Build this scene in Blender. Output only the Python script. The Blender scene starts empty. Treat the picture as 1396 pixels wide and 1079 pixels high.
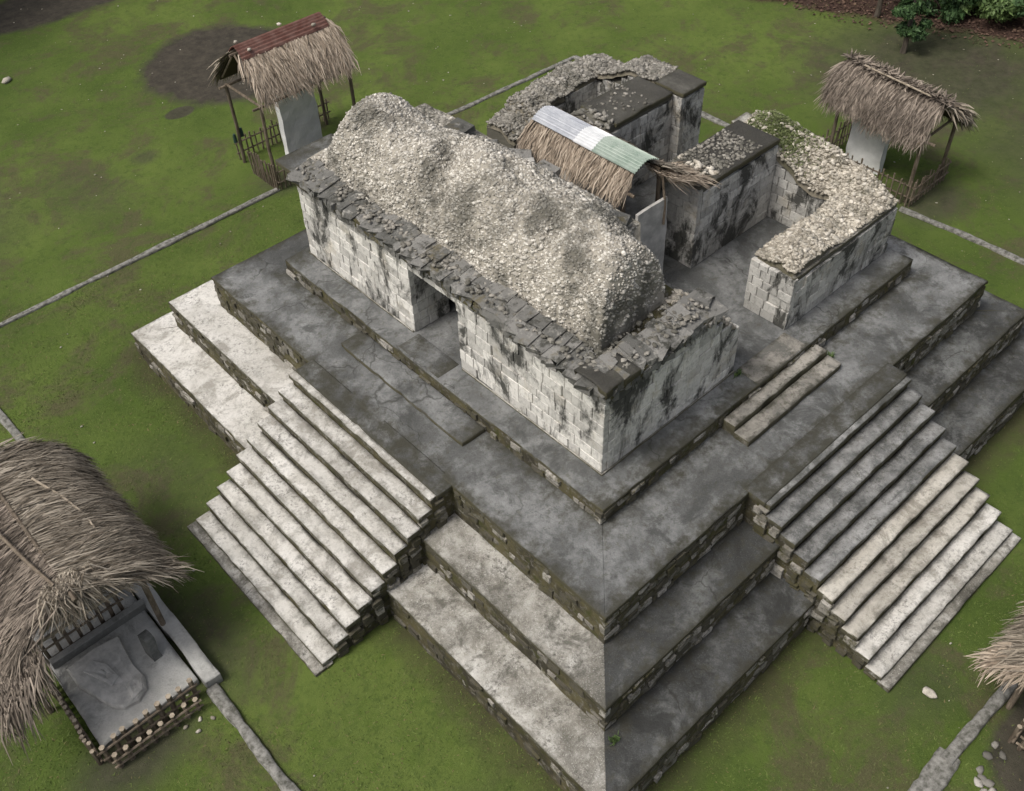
import bpy, math, random
import numpy as np
from mathutils import Matrix, Vector
R = math.radians
random.seed(7)
rng = np.random.default_rng(11)
scene = bpy.context.scene
col = scene.collection

# ------------------------------------------------------------------ camera
cam = bpy.data.cameras.new("camera")
cam_ob = bpy.data.objects.new("camera", cam)
col.objects.link(cam_ob)
_R = Vector((0.73714003, -0.67471676, -0.03717361))
_U = Vector((0.4869315, 0.49222837, 0.72153236))
_F = Vector((0.46853207, 0.54997139, -0.69138208))
m = Matrix((( _R.x, _U.x, -_F.x, -9.782), (_R.y, _U.y, -_F.y, -8.562), (_R.z, _U.z, -_F.z, 15.617), (0, 0, 0, 1)))
cam_ob.matrix_world = m
cam.sensor_width = 36.0
cam.lens = 1379.8 / 1396 * 36.0
cam.shift_x = 16.1 / 1396
cam.shift_y = -50.6 / 1396
cam.clip_end = 500
scene.camera = cam_ob

# ------------------------------------------------------------------ light
SUN_EL, SUN_AZ = 58.0, 118.0     # azimuth counter-clockwise from +Y: the light comes from the -X side
AZV = Vector((-math.sin(R(75)), math.cos(R(75)), 0))
world = bpy.data.worlds.new("World")
scene.world = world
world.use_nodes = True
nt = world.node_tree
bg = nt.nodes["Background"]
sky = nt.nodes.new("ShaderNodeTexSky")
sky.sky_type = 'NISHITA'
sky.sun_disc = False
sky.sun_elevation = R(SUN_EL)
sky.sun_rotation = math.atan2(AZV.x, AZV.y)
sky.dust_density = 6.0
sky.air_density = 0.7
sky.ozone_density = 0.4
hs = nt.nodes.new("ShaderNodeHueSaturation"); hs.inputs["Saturation"].default_value = 0.5      # thin cloud over the blue
nt.links.new(sky.outputs[0], hs.inputs["Color"]); nt.links.new(hs.outputs[0], bg.inputs[0])
bg.inputs[1].default_value = 0.135
sun = bpy.data.lights.new("sun", 'SUN')
sun.energy = 1.5
sun.angle = R(16)
sun.color = (1.0, 0.95, 0.87)
sun_ob = bpy.data.objects.new("sun", sun)
col.objects.link(sun_ob)
sd = AZV * math.cos(R(SUN_EL)) + Vector((0, 0, math.sin(R(SUN_EL))))
sun_ob.rotation_euler = sd.to_track_quat('Z', 'Y').to_euler()
sun_ob.location = (-20, 5, 40)
scene.view_settings.view_transform = 'Standard'
scene.view_settings.look = 'None'
scene.view_settings.gamma = 1.0
scene.view_settings.use_curve_mapping = False
scene.view_settings.exposure = 0.14

G = -3.2                                   # lawn level; the temple floor is z = 0

# ------------------------------------------------------------------ numpy noise
def _hash(i, j, k, s):
    h = (i * 374761393 + j * 668265263 + k * 2147483647 + s * 1274126177) & 0xffffffff
    h = ((h ^ (h >> 13)) * 1274126177) & 0xffffffff
    h = (h ^ (h >> 16)) & 0xffffff
    return h / float(0xffffff)
def vnoise(P, scale=1.0, seed=0):
    P = np.asarray(P, float) * scale + 1000.37
    I = np.floor(P).astype(np.int64); f = P - I; f = f * f * (3 - 2 * f)
    o = np.zeros(len(P))
    for dx in (0, 1):
        for dy in (0, 1):
            for dz in (0, 1):
                w = (f[:, 0] if dx else 1 - f[:, 0]) * (f[:, 1] if dy else 1 - f[:, 1]) * (f[:, 2] if dz else 1 - f[:, 2])
                o += w * _hash(I[:, 0] + dx, I[:, 1] + dy, I[:, 2] + dz, seed)
    return o * 2 - 1
def fbm(P, scale=1.0, seed=0, octs=3):
    o = 0; a = 1.0
    for k in range(octs):
        o = o + a * vnoise(P, scale * 2 ** k, seed + 17 * k); a *= 0.5
    return o

# ------------------------------------------------------------------ materials
class NT:
    def __init__(s, name, rough=0.9, spec=0.25):
        s.m = bpy.data.materials.new(name); s.m.use_nodes = True
        s.t = s.m.node_tree; s.b = s.t.nodes["Principled BSDF"]
        s.b.inputs["Roughness"].default_value = rough
        s.b.inputs["Specular IOR Level"].default_value = spec
        s.pos = s.t.nodes.new("ShaderNodeNewGeometry").outputs["Position"]
        s.geo = s.pos.node
    def n(s, t, **kw):
        x = s.t.nodes.new(t)
        for k, v in kw.items(): setattr(x, k, v)
        return x
    def set(s, sock, v):
        if isinstance(v, bpy.types.NodeSocket): s.t.links.new(v, sock)
        else: sock.default_value = v
    def scl(s, v, sx, sy, sz):
        x = s.n("ShaderNodeVectorMath", operation='MULTIPLY'); s.set(x.inputs[0], v); x.inputs[1].default_value = (sx, sy, sz); return x.outputs[0]
    def noise(s, scale, detail=4, rough=0.6, vec=None, dist=0.0, seed=0):
        x = s.n("ShaderNodeTexNoise"); v = vec if vec is not None else s.pos
        if seed:
            a = s.n("ShaderNodeVectorMath", operation='ADD'); s.set(a.inputs[0], v); a.inputs[1].default_value = (seed * 7.3, seed * 3.1, seed * 5.7); v = a.outputs[0]
        s.set(x.inputs["Vector"], v)
        x.inputs["Scale"].default_value = scale; x.inputs["Detail"].default_value = detail
        x.inputs["Roughness"].default_value = rough; x.inputs["Distortion"].default_value = dist
        return x.outputs["Fac"]
    def vor(s, scale, feature='F1', vec=None, out="Distance"):
        x = s.n("ShaderNodeTexVoronoi", feature=feature); s.set(x.inputs["Vector"], vec if vec is not None else s.pos)
        x.inputs["Scale"].default_value = scale; return x.outputs[out]
    def ramp(s, f, lo, hi, a=0.0, b=1.0):
        x = s.n("ShaderNodeMapRange"); s.set(x.inputs[0], f)
        x.inputs[1].default_value = lo; x.inputs[2].default_value = hi; x.inputs[3].default_value = a; x.inputs[4].default_value = b
        return x.outputs[0]
    def math(s, op, a, b=0.0):
        x = s.n("ShaderNodeMath", operation=op); s.set(x.inputs[0], a); s.set(x.inputs[1], b); return x.outputs[0]
    def mix(s, f, a, b):
        x = s.n("ShaderNodeMix", data_type='RGBA'); s.set(x.inputs[0], f)
        s.set(x.inputs[6], a if isinstance(a, bpy.types.NodeSocket) else (*a, 1)); s.set(x.inputs[7], b if isinstance(b, bpy.types.NodeSocket) else (*b, 1))
        return x.outputs[2]
    def val(s, c, f):            # multiply colour by a value socket
        x = s.n("ShaderNodeVectorMath", operation='SCALE'); s.set(x.inputs[0], c); s.set(x.inputs[3], f); return x.outputs[0]
    def objrand(s): return s.n("ShaderNodeObjectInfo").outputs["Random"]
    def island(s): return s.geo.outputs["Random Per Island"]
    def col(s, c): s.set(s.b.inputs["Base Color"], c)
    def bump(s, h, strength=0.4, dist=0.02):
        x = s.n("ShaderNodeBump"); x.inputs["Strength"].default_value = strength; x.inputs["Distance"].default_value = dist
        s.set(x.inputs["Height"], h); s.t.links.new(x.outputs[0], s.b.inputs["Normal"])

def crack_mask(M, scale, w):
    d = M.noise(1.3, 3, 0.6, seed=9)
    a = M.n("ShaderNodeVectorMath", operation='ADD'); M.set(a.inputs[0], M.pos)
    c = M.n("ShaderNodeCombineXYZ"); M.set(c.inputs[0], d); M.set(c.inputs[1], M.noise(1.3, 3, 0.6, seed=14)); M.set(a.inputs[1], c.outputs[0])
    e = M.vor(scale, 'DISTANCE_TO_EDGE', a.outputs[0])
    return M.math('MULTIPLY', M.ramp(e, 0.0, w, 1, 0), M.ramp(M.noise(0.55, 2, 0.5, seed=3), 0.53, 0.57))

def plaster(name, dark, mid, light, bias=0.5, speck=0.5, cracks=True, moss=0.5, rough=0.85, edge=0.75, riser=(0.07, 0.064, 0.036), ew=1.9, ck=0.7):
    M = NT(name, rough, 0.3)
    big = M.noise(0.5, 7, 0.66, dist=0.5)
    c = M.mix(M.ramp(big, bias - 0.20, bias + 0.06), dark, mid)
    med = M.noise(2.3, 7, 0.72, seed=2)
    c = M.mix(M.ramp(M.math('ADD', M.math('MULTIPLY', med, 0.45), M.math('MULTIPLY', big, 0.55)), bias - 0.04, bias + 0.14), c, light)
    fine = M.noise(14, 6, 0.75, seed=4)
    clus = M.math('MULTIPLY', M.ramp(M.noise(1.5, 5, 0.7, seed=21), 0.40, 0.60), speck)
    c = M.mix(M.math('MULTIPLY', M.ramp(fine, 0.50, 0.60), clus), c, tuple(0.35 * x for x in mid))
    c = M.mix(M.math('MULTIPLY', M.ramp(M.noise(38, 4, 0.7, seed=5), 0.56, 0.66), speck * 0.7), c, light)
    c = M.mix(M.math('MULTIPLY', M.ramp(M.noise(5.0, 7, 0.75, seed=8, dist=0.4), 0.54, 0.64), moss), c, (0.065, 0.062, 0.042))
    c = M.mix(M.math('MULTIPLY', M.ramp(M.noise(1.1, 7, 0.75, seed=23, dist=0.5), 0.52, 0.62), 0.8), c, dark)
    # darker, noise-broken band along the slab edges (uv.y runs across the slab)
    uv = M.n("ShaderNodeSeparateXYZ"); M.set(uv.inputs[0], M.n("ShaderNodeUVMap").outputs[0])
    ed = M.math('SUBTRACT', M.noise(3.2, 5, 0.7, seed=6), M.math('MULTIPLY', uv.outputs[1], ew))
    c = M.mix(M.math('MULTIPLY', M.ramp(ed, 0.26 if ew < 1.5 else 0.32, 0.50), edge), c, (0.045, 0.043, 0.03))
    # moss on the upright faces
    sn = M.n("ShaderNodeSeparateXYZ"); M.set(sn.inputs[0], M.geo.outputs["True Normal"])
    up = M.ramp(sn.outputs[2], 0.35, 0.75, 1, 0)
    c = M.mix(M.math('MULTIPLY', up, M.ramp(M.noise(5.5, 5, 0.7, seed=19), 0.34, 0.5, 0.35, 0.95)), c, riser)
    if cracks:
        c = M.mix(M.math('MULTIPLY', crack_mask(M, 0.42, 0.008), ck), c, (0.03, 0.03, 0.024))
    c = M.val(c, M.ramp(M.objrand(), 0, 1, 0.88, 1.1))
    M.col(c)
    M.bump(M.math('ADD', M.noise(7, 8, 0.75, seed=1), M.math('MULTIPLY', fine, 0.7)), 0.8, 0.04)
    return M.m

MAT = {}
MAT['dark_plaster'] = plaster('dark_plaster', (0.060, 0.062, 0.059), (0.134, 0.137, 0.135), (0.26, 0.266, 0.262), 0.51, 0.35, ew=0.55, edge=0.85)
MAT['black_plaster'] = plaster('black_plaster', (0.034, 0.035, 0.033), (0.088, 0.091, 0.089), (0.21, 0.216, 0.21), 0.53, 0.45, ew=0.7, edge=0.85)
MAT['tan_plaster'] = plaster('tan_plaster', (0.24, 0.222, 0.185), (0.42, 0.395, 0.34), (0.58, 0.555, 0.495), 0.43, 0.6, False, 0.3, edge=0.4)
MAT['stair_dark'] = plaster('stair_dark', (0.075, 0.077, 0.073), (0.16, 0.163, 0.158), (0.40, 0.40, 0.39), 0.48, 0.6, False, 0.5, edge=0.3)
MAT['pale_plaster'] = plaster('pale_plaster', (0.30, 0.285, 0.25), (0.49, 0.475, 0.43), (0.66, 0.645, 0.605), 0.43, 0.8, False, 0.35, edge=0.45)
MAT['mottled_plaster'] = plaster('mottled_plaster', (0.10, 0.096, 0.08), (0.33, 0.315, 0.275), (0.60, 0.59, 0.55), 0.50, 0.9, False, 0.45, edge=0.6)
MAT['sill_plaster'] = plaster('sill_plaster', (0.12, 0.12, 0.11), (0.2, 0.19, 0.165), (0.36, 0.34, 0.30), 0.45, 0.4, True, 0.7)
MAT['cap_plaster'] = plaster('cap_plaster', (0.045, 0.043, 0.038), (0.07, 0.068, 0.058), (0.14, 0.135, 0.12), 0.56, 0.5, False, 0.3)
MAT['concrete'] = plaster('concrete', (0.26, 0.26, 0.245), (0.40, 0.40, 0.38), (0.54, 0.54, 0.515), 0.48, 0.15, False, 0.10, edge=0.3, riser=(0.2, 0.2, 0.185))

def m_core():
    M = NT('rubble_core', 0.95, 0.1)
    c = M.mix(M.ramp(M.noise(1.1, 5, 0.7), 0.42, 0.58), (0.06, 0.055, 0.04), (0.125, 0.112, 0.062))
    c = M.mix(M.ramp(M.noise(6, 6, 0.75, seed=2), 0.52, 0.66), c, (0.2, 0.19, 0.165))
    c = M.mix(M.ramp(M.noise(3, 5, 0.7, seed=5), 0.54, 0.66), c, (0.075, 0.078, 0.03))
    M.col(c); M.bump(M.noise(12, 8, 0.75), 0.9, 0.06); return M.m
MAT['core'] = m_core()

def m_riser():
    M = NT('riser_stone', 0.92, 0.15)
    r = M.objrand()
    c = M.mix(M.ramp(r, 0.5, 1.0), (0.09, 0.083, 0.062), (0.42, 0.40, 0.36))
    c = M.mix(M.ramp(M.noise(2.2, 5, 0.7, seed=3), 0.48, 0.60), c, (0.08, 0.074, 0.04))
    c = M.mix(M.ramp(M.noise(20, 5, 0.75, seed=4), 0.5, 0.7), c, (0.05, 0.05, 0.045))
    M.col(c); M.bump(M.noise(25, 6, 0.7), 0.7, 0.02); return M.m
MAT['riser'] = m_riser()

def m_block(name, base, stain_lo, stain_hi, warm=(0.42, 0.36, 0.25)):
    M = NT(name, 0.88, 0.2)
    r = M.objrand()
    c = M.mix(M.ramp(r, 0.0, 1.0), tuple(x * 0.72 for x in base), tuple(min(0.8, x * 1.18) for x in base))
    c = M.mix(M.math('MULTIPLY', M.ramp(M.noise(1.6, 4, 0.6, seed=7), 0.55, 0.7), 0.5), c, warm)
    # lichen and water-mark streaks, drawn out downwards
    st = M.noise(1.0, 7, 0.72, vec=M.scl(M.pos, 1.2, 1.2, 0.7), dist=0.5, seed=3)
    c = M.mix(M.ramp(st, stain_lo, stain_hi), c, (0.075, 0.075, 0.068))
    st2 = M.noise(1.0, 6, 0.75, vec=M.scl(M.pos, 6.5, 6.5, 1.6), seed=5)
    c = M.mix(M.math('MULTIPLY', M.ramp(st2, 0.54, 0.68), 0.4), c, (0.10, 0.10, 0.09))
    c = M.mix(M.math('MULTIPLY', M.ramp(M.noise(11, 6, 0.75, seed=8), 0.5, 0.68), 0.5), c, (0.13, 0.125, 0.105))
    M.col(c); M.bump(M.noise(18, 8, 0.72), 0.45, 0.02); return M.m
MAT['block'] = m_block('limestone_block', (0.66, 0.645, 0.60), 0.505, 0.61)
MAT['block_grey'] = m_block('grey_block', (0.54, 0.53, 0.495), 0.475, 0.565)
def m_mortar():
    M = NT('mortar', 0.95, 0.1)
    c = M.mix(M.noise(9, 6, 0.7), (0.06, 0.058, 0.045), (0.2, 0.19, 0.16)); M.col(c); M.bump(M.noise(16, 6, 0.7), 0.6, 0.02); return M.m
MAT['mortar'] = m_mortar()

def m_rubble(name, lo, hi, dirt, dlo, dhi, island=True):
    M = NT(name, 0.92, 0.15)
    r = M.island() if island else M.objrand()
    c = M.mix(r, lo, hi)
    c = M.mix(M.math('MULTIPLY', M.ramp(M.noise(0.75, 7, 0.75, seed=2), dlo, dhi), 0.8), c, dirt)
    c = M.mix(M.math('MULTIPLY', M.ramp(M.noise(3.1, 6, 0.75, seed=12), 0.52, 0.64), 0.55), c, dirt)
    c = M.mix(M.math('MULTIPLY', M.ramp(M.noise(22, 5, 0.75, seed=4), 0.5, 0.68), 0.5), c, (0.11, 0.105, 0.09))
    M.col(c); M.bump(M.noise(35, 5, 0.7), 0.5, 0.01); return M.m
MAT['mound_stone'] = m_rubble('mound_stone', (0.26, 0.24, 0.205), (0.74, 0.71, 0.64), (0.12, 0.117, 0.10), 0.47, 0.59)
MAT['mound'] = m_rubble('mound_mortar', (0.33, 0.305, 0.26), (0.38, 0.355, 0.30), (0.08, 0.077, 0.063), 0.47, 0.58, False)
MAT['rubble_stone'] = m_rubble('rubble_stone', (0.26, 0.235, 0.19), (0.70, 0.655, 0.57), (0.13, 0.128, 0.10), 0.56, 0.70, False)
MAT['rubble_fill'] = m_rubble('rubble_fill', (0.2, 0.18, 0.145), (0.60, 0.555, 0.47), (0.12, 0.118, 0.09), 0.56, 0.70)
MAT['grey_rubble_stone'] = m_rubble('grey_rubble_stone', (0.13, 0.125, 0.11), (0.42, 0.40, 0.36), (0.09, 0.09, 0.075), 0.50, 0.66, False)
MAT['grey_rubble_fill'] = m_rubble('grey_rubble_fill', (0.11, 0.105, 0.09), (0.36, 0.34, 0.30), (0.08, 0.08, 0.065), 0.50, 0.66)
MAT['bed'] = m_rubble('rubble_bed', (0.15, 0.135, 0.1), (0.2, 0.18, 0.14), (0.07, 0.068, 0.04), 0.5, 0.65, False)
MAT['pebble'] = m_rubble('pale_pebble', (0.2, 0.19, 0.14), (0.5, 0.48, 0.4), (0.2, 0.2, 0.12), 0.6, 0.7)

def m_cornice():
    M = NT('cornice_stone', 0.9, 0.2)
    c = M.mix(M.objrand(), (0.11, 0.11, 0.102), (0.25, 0.245, 0.23))
    c = M.mix(M.ramp(M.noise(3.5, 6, 0.75), 0.5, 0.62), c, (0.06, 0.06, 0.052))
    c = M.mix(M.math('MULTIPLY', M.ramp(M.noise(4.5, 7, 0.75, seed=3), 0.55, 0.65), 0.8), c, (0.34, 0.33, 0.30))
    c = M.mix(M.math('MULTIPLY', M.ramp(M.noise(1.4, 5, 0.75, seed=6), 0.56, 0.68), 0.8), c, (0.13, 0.11, 0.06))
    M.col(c); M.bump(M.noise(20, 8, 0.72), 0.8, 0.03); return M.m
MAT['cornice'] = m_cornice()

def m_thatch(name, lo, hi, dirt=0.4):
    M = NT(name, 0.8, 0.2)
    c = M.mix(M.ramp(M.island(), 0, 1), lo, hi)
    c = M.mix(M.math('MULTIPLY', M.ramp(M.noise(1.7, 5, 0.7), 0.46, 0.62), dirt), c, tuple(x * 0.45 for x in lo))
    M.col(c); return M.m
MAT['thatch'] = m_thatch('dry_palm_thatch', (0.125, 0.102, 0.075), (0.47, 0.415, 0.335))
MAT['thatch_dark'] = m_thatch('weathered_palm_thatch', (0.07, 0.057, 0.045), (0.36, 0.305, 0.25))
MAT['thatch_pale'] = m_thatch('pale_palm_thatch', (0.22, 0.175, 0.13), (0.52, 0.44, 0.35), 0.25)
MAT['dead_leaf'] = m_thatch('dead_leaf', (0.05, 0.03, 0.022), (0.17, 0.11, 0.08))
MAT['thatch_under'] = m_thatch('thatch_backing', (0.05, 0.038, 0.026), (0.06, 0.045, 0.03))

def m_simple(name, a, b, scale=6, rough=0.8, bump=0.4, stretch=(1, 1, 1), metal=0.0, island=False):
    M = NT(name, rough, 0.3); M.b.inputs["Metallic"].default_value = metal
    n1 = M.noise(scale, 6, 0.7, vec=M.scl(M.pos, *stretch))
    c = M.mix(M.ramp(n1, 0.38, 0.62), a, b)
    if island: c = M.mix(M.math('MULTIPLY', M.objrand(), 0.5), c, tuple(x * 0.5 for x in a))
    M.col(c); M.bump(n1, bump, 0.02); return M.m
MAT['wood'] = m_simple('weathered_wood', (0.10, 0.078, 0.055), (0.25, 0.205, 0.155), 9, stretch=(1, 1, .3), island=True)
MAT['cut_wood'] = m_simple('cut_wood_end', (0.24, 0.20, 0.15), (0.42, 0.36, 0.28), 9)
MAT['red_tin'] = m_simple('rusty_red_tin', (0.15, 0.066, 0.05), (0.23, 0.135, 0.11), 3, 0.55, 0.1)
MAT['grey_tin'] = m_simple('galvanised_tin', (0.36, 0.38, 0.42), (0.52, 0.54, 0.57), 2.2, 0.4, 0.1, metal=0.3)
MAT['bright_tin'] = m_simple('bright_tin', (0.60, 0.62, 0.63), (0.72, 0.73, 0.74), 2.2, 0.4, 0.1, metal=0.2)
MAT['green_tin'] = m_simple('green_tinted_tin', (0.24, 0.31, 0.26), (0.38, 0.44, 0.39), 2.6, 0.4, 0.1, metal=0.2)
MAT['white_slab'] = m_simple('white_limestone', (0.60, 0.605, 0.60), (0.74, 0.74, 0.73), 1.8, 0.8, 0.5)
MAT['stela'] = m_simple('grey_stela_stone', (0.36, 0.355, 0.335), (0.54, 0.53, 0.50), 4, 0.9, 1.0)
MAT['shadow_dark'] = m_simple('dark_shadow_tone', (0.10, 0.105, 0.10), (0.2, 0.2, 0.19), 2.5, 0.85, 0.8)
MAT['bark'] = m_simple('bark', (0.05, 0.042, 0.032), (0.12, 0.10, 0.08), 8, stretch=(1, 1, .3))
MAT['kerb'] = m_simple('grey_kerb_stone', (0.085, 0.085, 0.07), (0.27, 0.265, 0.245), 7, 0.9, 0.9)
def m_leaf(name, a, b):
    M = NT(name, 0.6, 0.3); M.col(M.mix(M.island(), a, b)); return M.m
MAT['leaf'] = m_leaf('green_leaf', (0.022, 0.05, 0.018), (0.07, 0.13, 0.045))
MAT['leaf_pale'] = m_leaf('bright_leaf', (0.045, 0.08, 0.022), (0.12, 0.18, 0.06))
MAT['bottle'] = m_simple('dark_green_plastic', (0.02, 0.04, 0.035), (0.03, 0.055, 0.05), 3, 0.4, 0)

# bare and dirty patches of the lawn, and painted tree shade: x, y, rx, ry, strength, edge
PATCH = [(6.6, 26.6, 3.3, 3.5, 1.0), (4.8, 37, 6, 2.0, 1.0), (25.0, 6.5, 5.5, 5.0, .78), (24.0, -1.0, 5.0, 6.0, .7),  # last three on this line: tree shade painted into the lawn colour
         (-9.5, 3.2, 1.5, .9, .8), (-7.4, 4.5, 1.0, 2.0, .6), (-5.6, 8.6, 1.2, 2.2, .25), (3.4, -8.7, 1.8, 1.0, .95), (17.4, 2.2, 1.6, 1.2, .7),
         (4.5, 17.8, 2.2, .9, .7), (-1.5, 22.0, 1.5, 2.5, .3), (-4.8, 23, 2, 2.5, .35), (-6.2, -3.0, 1.5, 1.6, .55), (2.6, -6.4, 1.2, .8, .35), (3.4, 24.4, .6, .4, .9), (1.0, 22.6, .6, .5, .6)]
def m_grass():
    M = NT('lawn', 0.95, 0.1)
    lo = M.noise(0.16, 4, 0.6)
    c = M.mix(M.ramp(lo, 0.36, 0.62), (0.064, 0.097, 0.022), (0.112, 0.152, 0.037))
    c = M.mix(M.math('MULTIPLY', M.ramp(M.noise(0.45, 7, 0.75, seed=2, dist=0.4), 0.49, 0.60), 0.85), c, (0.088, 0.080, 0.045))
    c = M.mix(M.math('MULTIPLY', M.ramp(M.noise(4.5, 6, 0.75, seed=3), 0.5, 0.66), 0.6), c, (0.048, 0.078, 0.019))
    c = M.mix(M.math('MULTIPLY', M.ramp(M.noise(16, 5, 0.75, seed=4), 0.55, 0.68), 0.45), c, (0.13, 0.17, 0.05))
    c = M.mix(M.math('MULTIPLY', M.ramp(M.noise(1.7, 6, 0.75, seed=15), 0.52, 0.62), 0.6), c, (0.080, 0.122, 0.024))
    nz = M.noise(1.1, 6, 0.7, seed=7)
    sep = M.n("ShaderNodeSeparateXYZ"); M.set(sep.inputs[0], M.pos)
    tot = None
    for (cx, cy, rx, ry, s) in PATCH:
        dx = M.math('MULTIPLY', M.math('SUBTRACT', sep.outputs[0], cx), 1 / rx)
        dy = M.math('MULTIPLY', M.math('SUBTRACT', sep.outputs[1], cy), 1 / ry)
        d = M.math('SQRT', M.math('ADD', M.math('MULTIPLY', dx, dx), M.math('MULTIPLY', dy, dy)))
        d = M.math('ADD', d, M.math('MULTIPLY', M.math('SUBTRACT', nz, 0.5), 0.5))
        f = M.ramp(d, 0.85 if s > .85 else .45, 1.05 if s > .85 else 1.15, s, 0)
        tot = f if tot is None else M.math('MAXIMUM', tot, f)
    soil_shade = M.mix(M.ramp(M.noise(3, 6, 0.7, seed=11), 0.35, 0.65), (0.040, 0.037, 0.030), (0.075, 0.066, 0.052))
    c = M.mix(tot, c, soil_shade)
    # trodden earth and moss in a belt round the platform foot
    ax = M.math('SUBTRACT', M.math('ABSOLUTE', M.math('SUBTRACT', sep.outputs[0], 4.7)), 8.75)
    ay = M.math('SUBTRACT', M.math('ABSOLUTE', M.math('SUBTRACT', sep.outputs[1], 4.65)), 8.7)
    d = M.math('ADD', M.math('MAXIMUM', ax, ay), M.math('MULTIPLY', M.math('SUBTRACT', nz, 0.5), 1.6))
    c = M.mix(M.ramp(d, 0.0, 0.75, 0.85, 0), c, (0.062, 0.058, 0.032))
    e = M.math('ADD', M.math('SUBTRACT', sep.outputs[0], 30.9), M.math('MULTIPLY', sep.outputs[1], 0.41))
    e = M.math('ADD', e, M.math('MULTIPLY', M.math('SUBTRACT', nz, 0.5), 2.4))
    litter = M.mix(M.ramp(M.noise(9, 6, 0.8, seed=13), 0.4, 0.65), (0.028, 0.018, 0.015), (0.10, 0.062, 0.048))
    c = M.mix(M.ramp(e, 0.0, 0.7), c, litter)
    M.col(c); M.bump(M.math('ADD', M.noise(30, 5, 0.75), M.noise(5, 4, 0.6, seed=2)), 0.6, 0.05)
    return M.m
MAT['lawn'] = m_grass()
def m_blade():
    M = NT('grass_blade', 0.8, 0.15); r = M.island()
    c = M.mix(M.ramp(r, 0, .8), (0.050, 0.078, 0.018), (0.13, 0.175, 0.048)); c = M.mix(M.ramp(r, .86, .92), c, (0.17, 0.14, 0.07))
    c = M.mix(M.math('MULTIPLY', M.ramp(M.noise(0.45, 7, 0.75, seed=2, dist=0.4), 0.50, 0.62), 0.7), c, (0.10, 0.095, 0.05)); M.col(c); return M.m
MAT['blade'] = m_blade()
def m_soil():
    M = NT('bare_soil', 0.95, 0.1)
    c = M.mix(M.noise(2.5, 6, 0.75), (0.045, 0.035, 0.03), (0.11, 0.075, 0.06)); M.col(c); M.bump(M.noise(12, 6, 0.7), 0.8, 0.05); return M.m

# ------------------------------------------------------------------ object helpers
def tag(o, label=None, cat=None, group=None, kind=None):
    if label: o['label'] = label
    if cat: o['category'] = cat
    if group: o['group'] = group
    if kind: o['kind'] = kind
    return o
def empty(name, loc, label, cat, group=None):
    o = bpy.data.objects.new(name, None); o.location = loc; col.objects.link(o)
    o.empty_display_size = 0.2
    return tag(o, label, cat, group)
WLOC = {}
def link(o, parent):
    col.objects.link(o)
    if parent is not None:
        p = parent; off = Vector((0, 0, 0))
        while p is not None: off += Vector(p.location); p = p.parent
        o.location = Vector(o.location) - off
        o.parent = parent
    return o
def mk_mesh(name, V, F, mat, smooth=False, uv=None):
    me = bpy.data.meshes.new(name)
    if isinstance(F, np.ndarray):
        V = np.asarray(V, np.float32); n, k = F.shape
        me.vertices.add(len(V)); me.vertices.foreach_set("co", V.ravel())
        me.loops.add(n * k); me.loops.foreach_set("vertex_index", F.astype(np.int32).ravel())
        me.polygons.add(n); me.polygons.foreach_set("loop_start", np.arange(0, n * k, k, dtype=np.int32))
        me.update(calc_edges=True)
    else:
        me.from_pydata([tuple(map(float, v)) for v in V], [], F)
    if smooth: me.polygons.foreach_set("use_smooth", [True] * len(me.polygons))
    if uv is not None:
        l = me.uv_layers.new(name="uv"); vi = np.zeros(len(me.loops), np.int32); me.loops.foreach_get("vertex_index", vi)
        l.data.foreach_set("uv", np.asarray(uv, np.float32)[vi].ravel())
    me.materials.append(MAT[mat])
    me.validate(clean_customdata=False)
    return me
def obj(name, me, parent=None, loc=(0, 0, 0), rot=(0, 0, 0), scale=(1, 1, 1)):
    o = bpy.data.objects.new(name, me); o.location = loc; o.rotation_euler = rot; o.scale = scale
    return link(o, parent)
def part(name, V, F, mat, parent, smooth=False, uv=None, kind=None):
    """a mesh given in world coordinates, hung under parent"""
    o = obj(name, mk_mesh(name, V, F, mat, smooth, uv), parent)
    if kind: o['kind'] = kind
    return o

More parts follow.
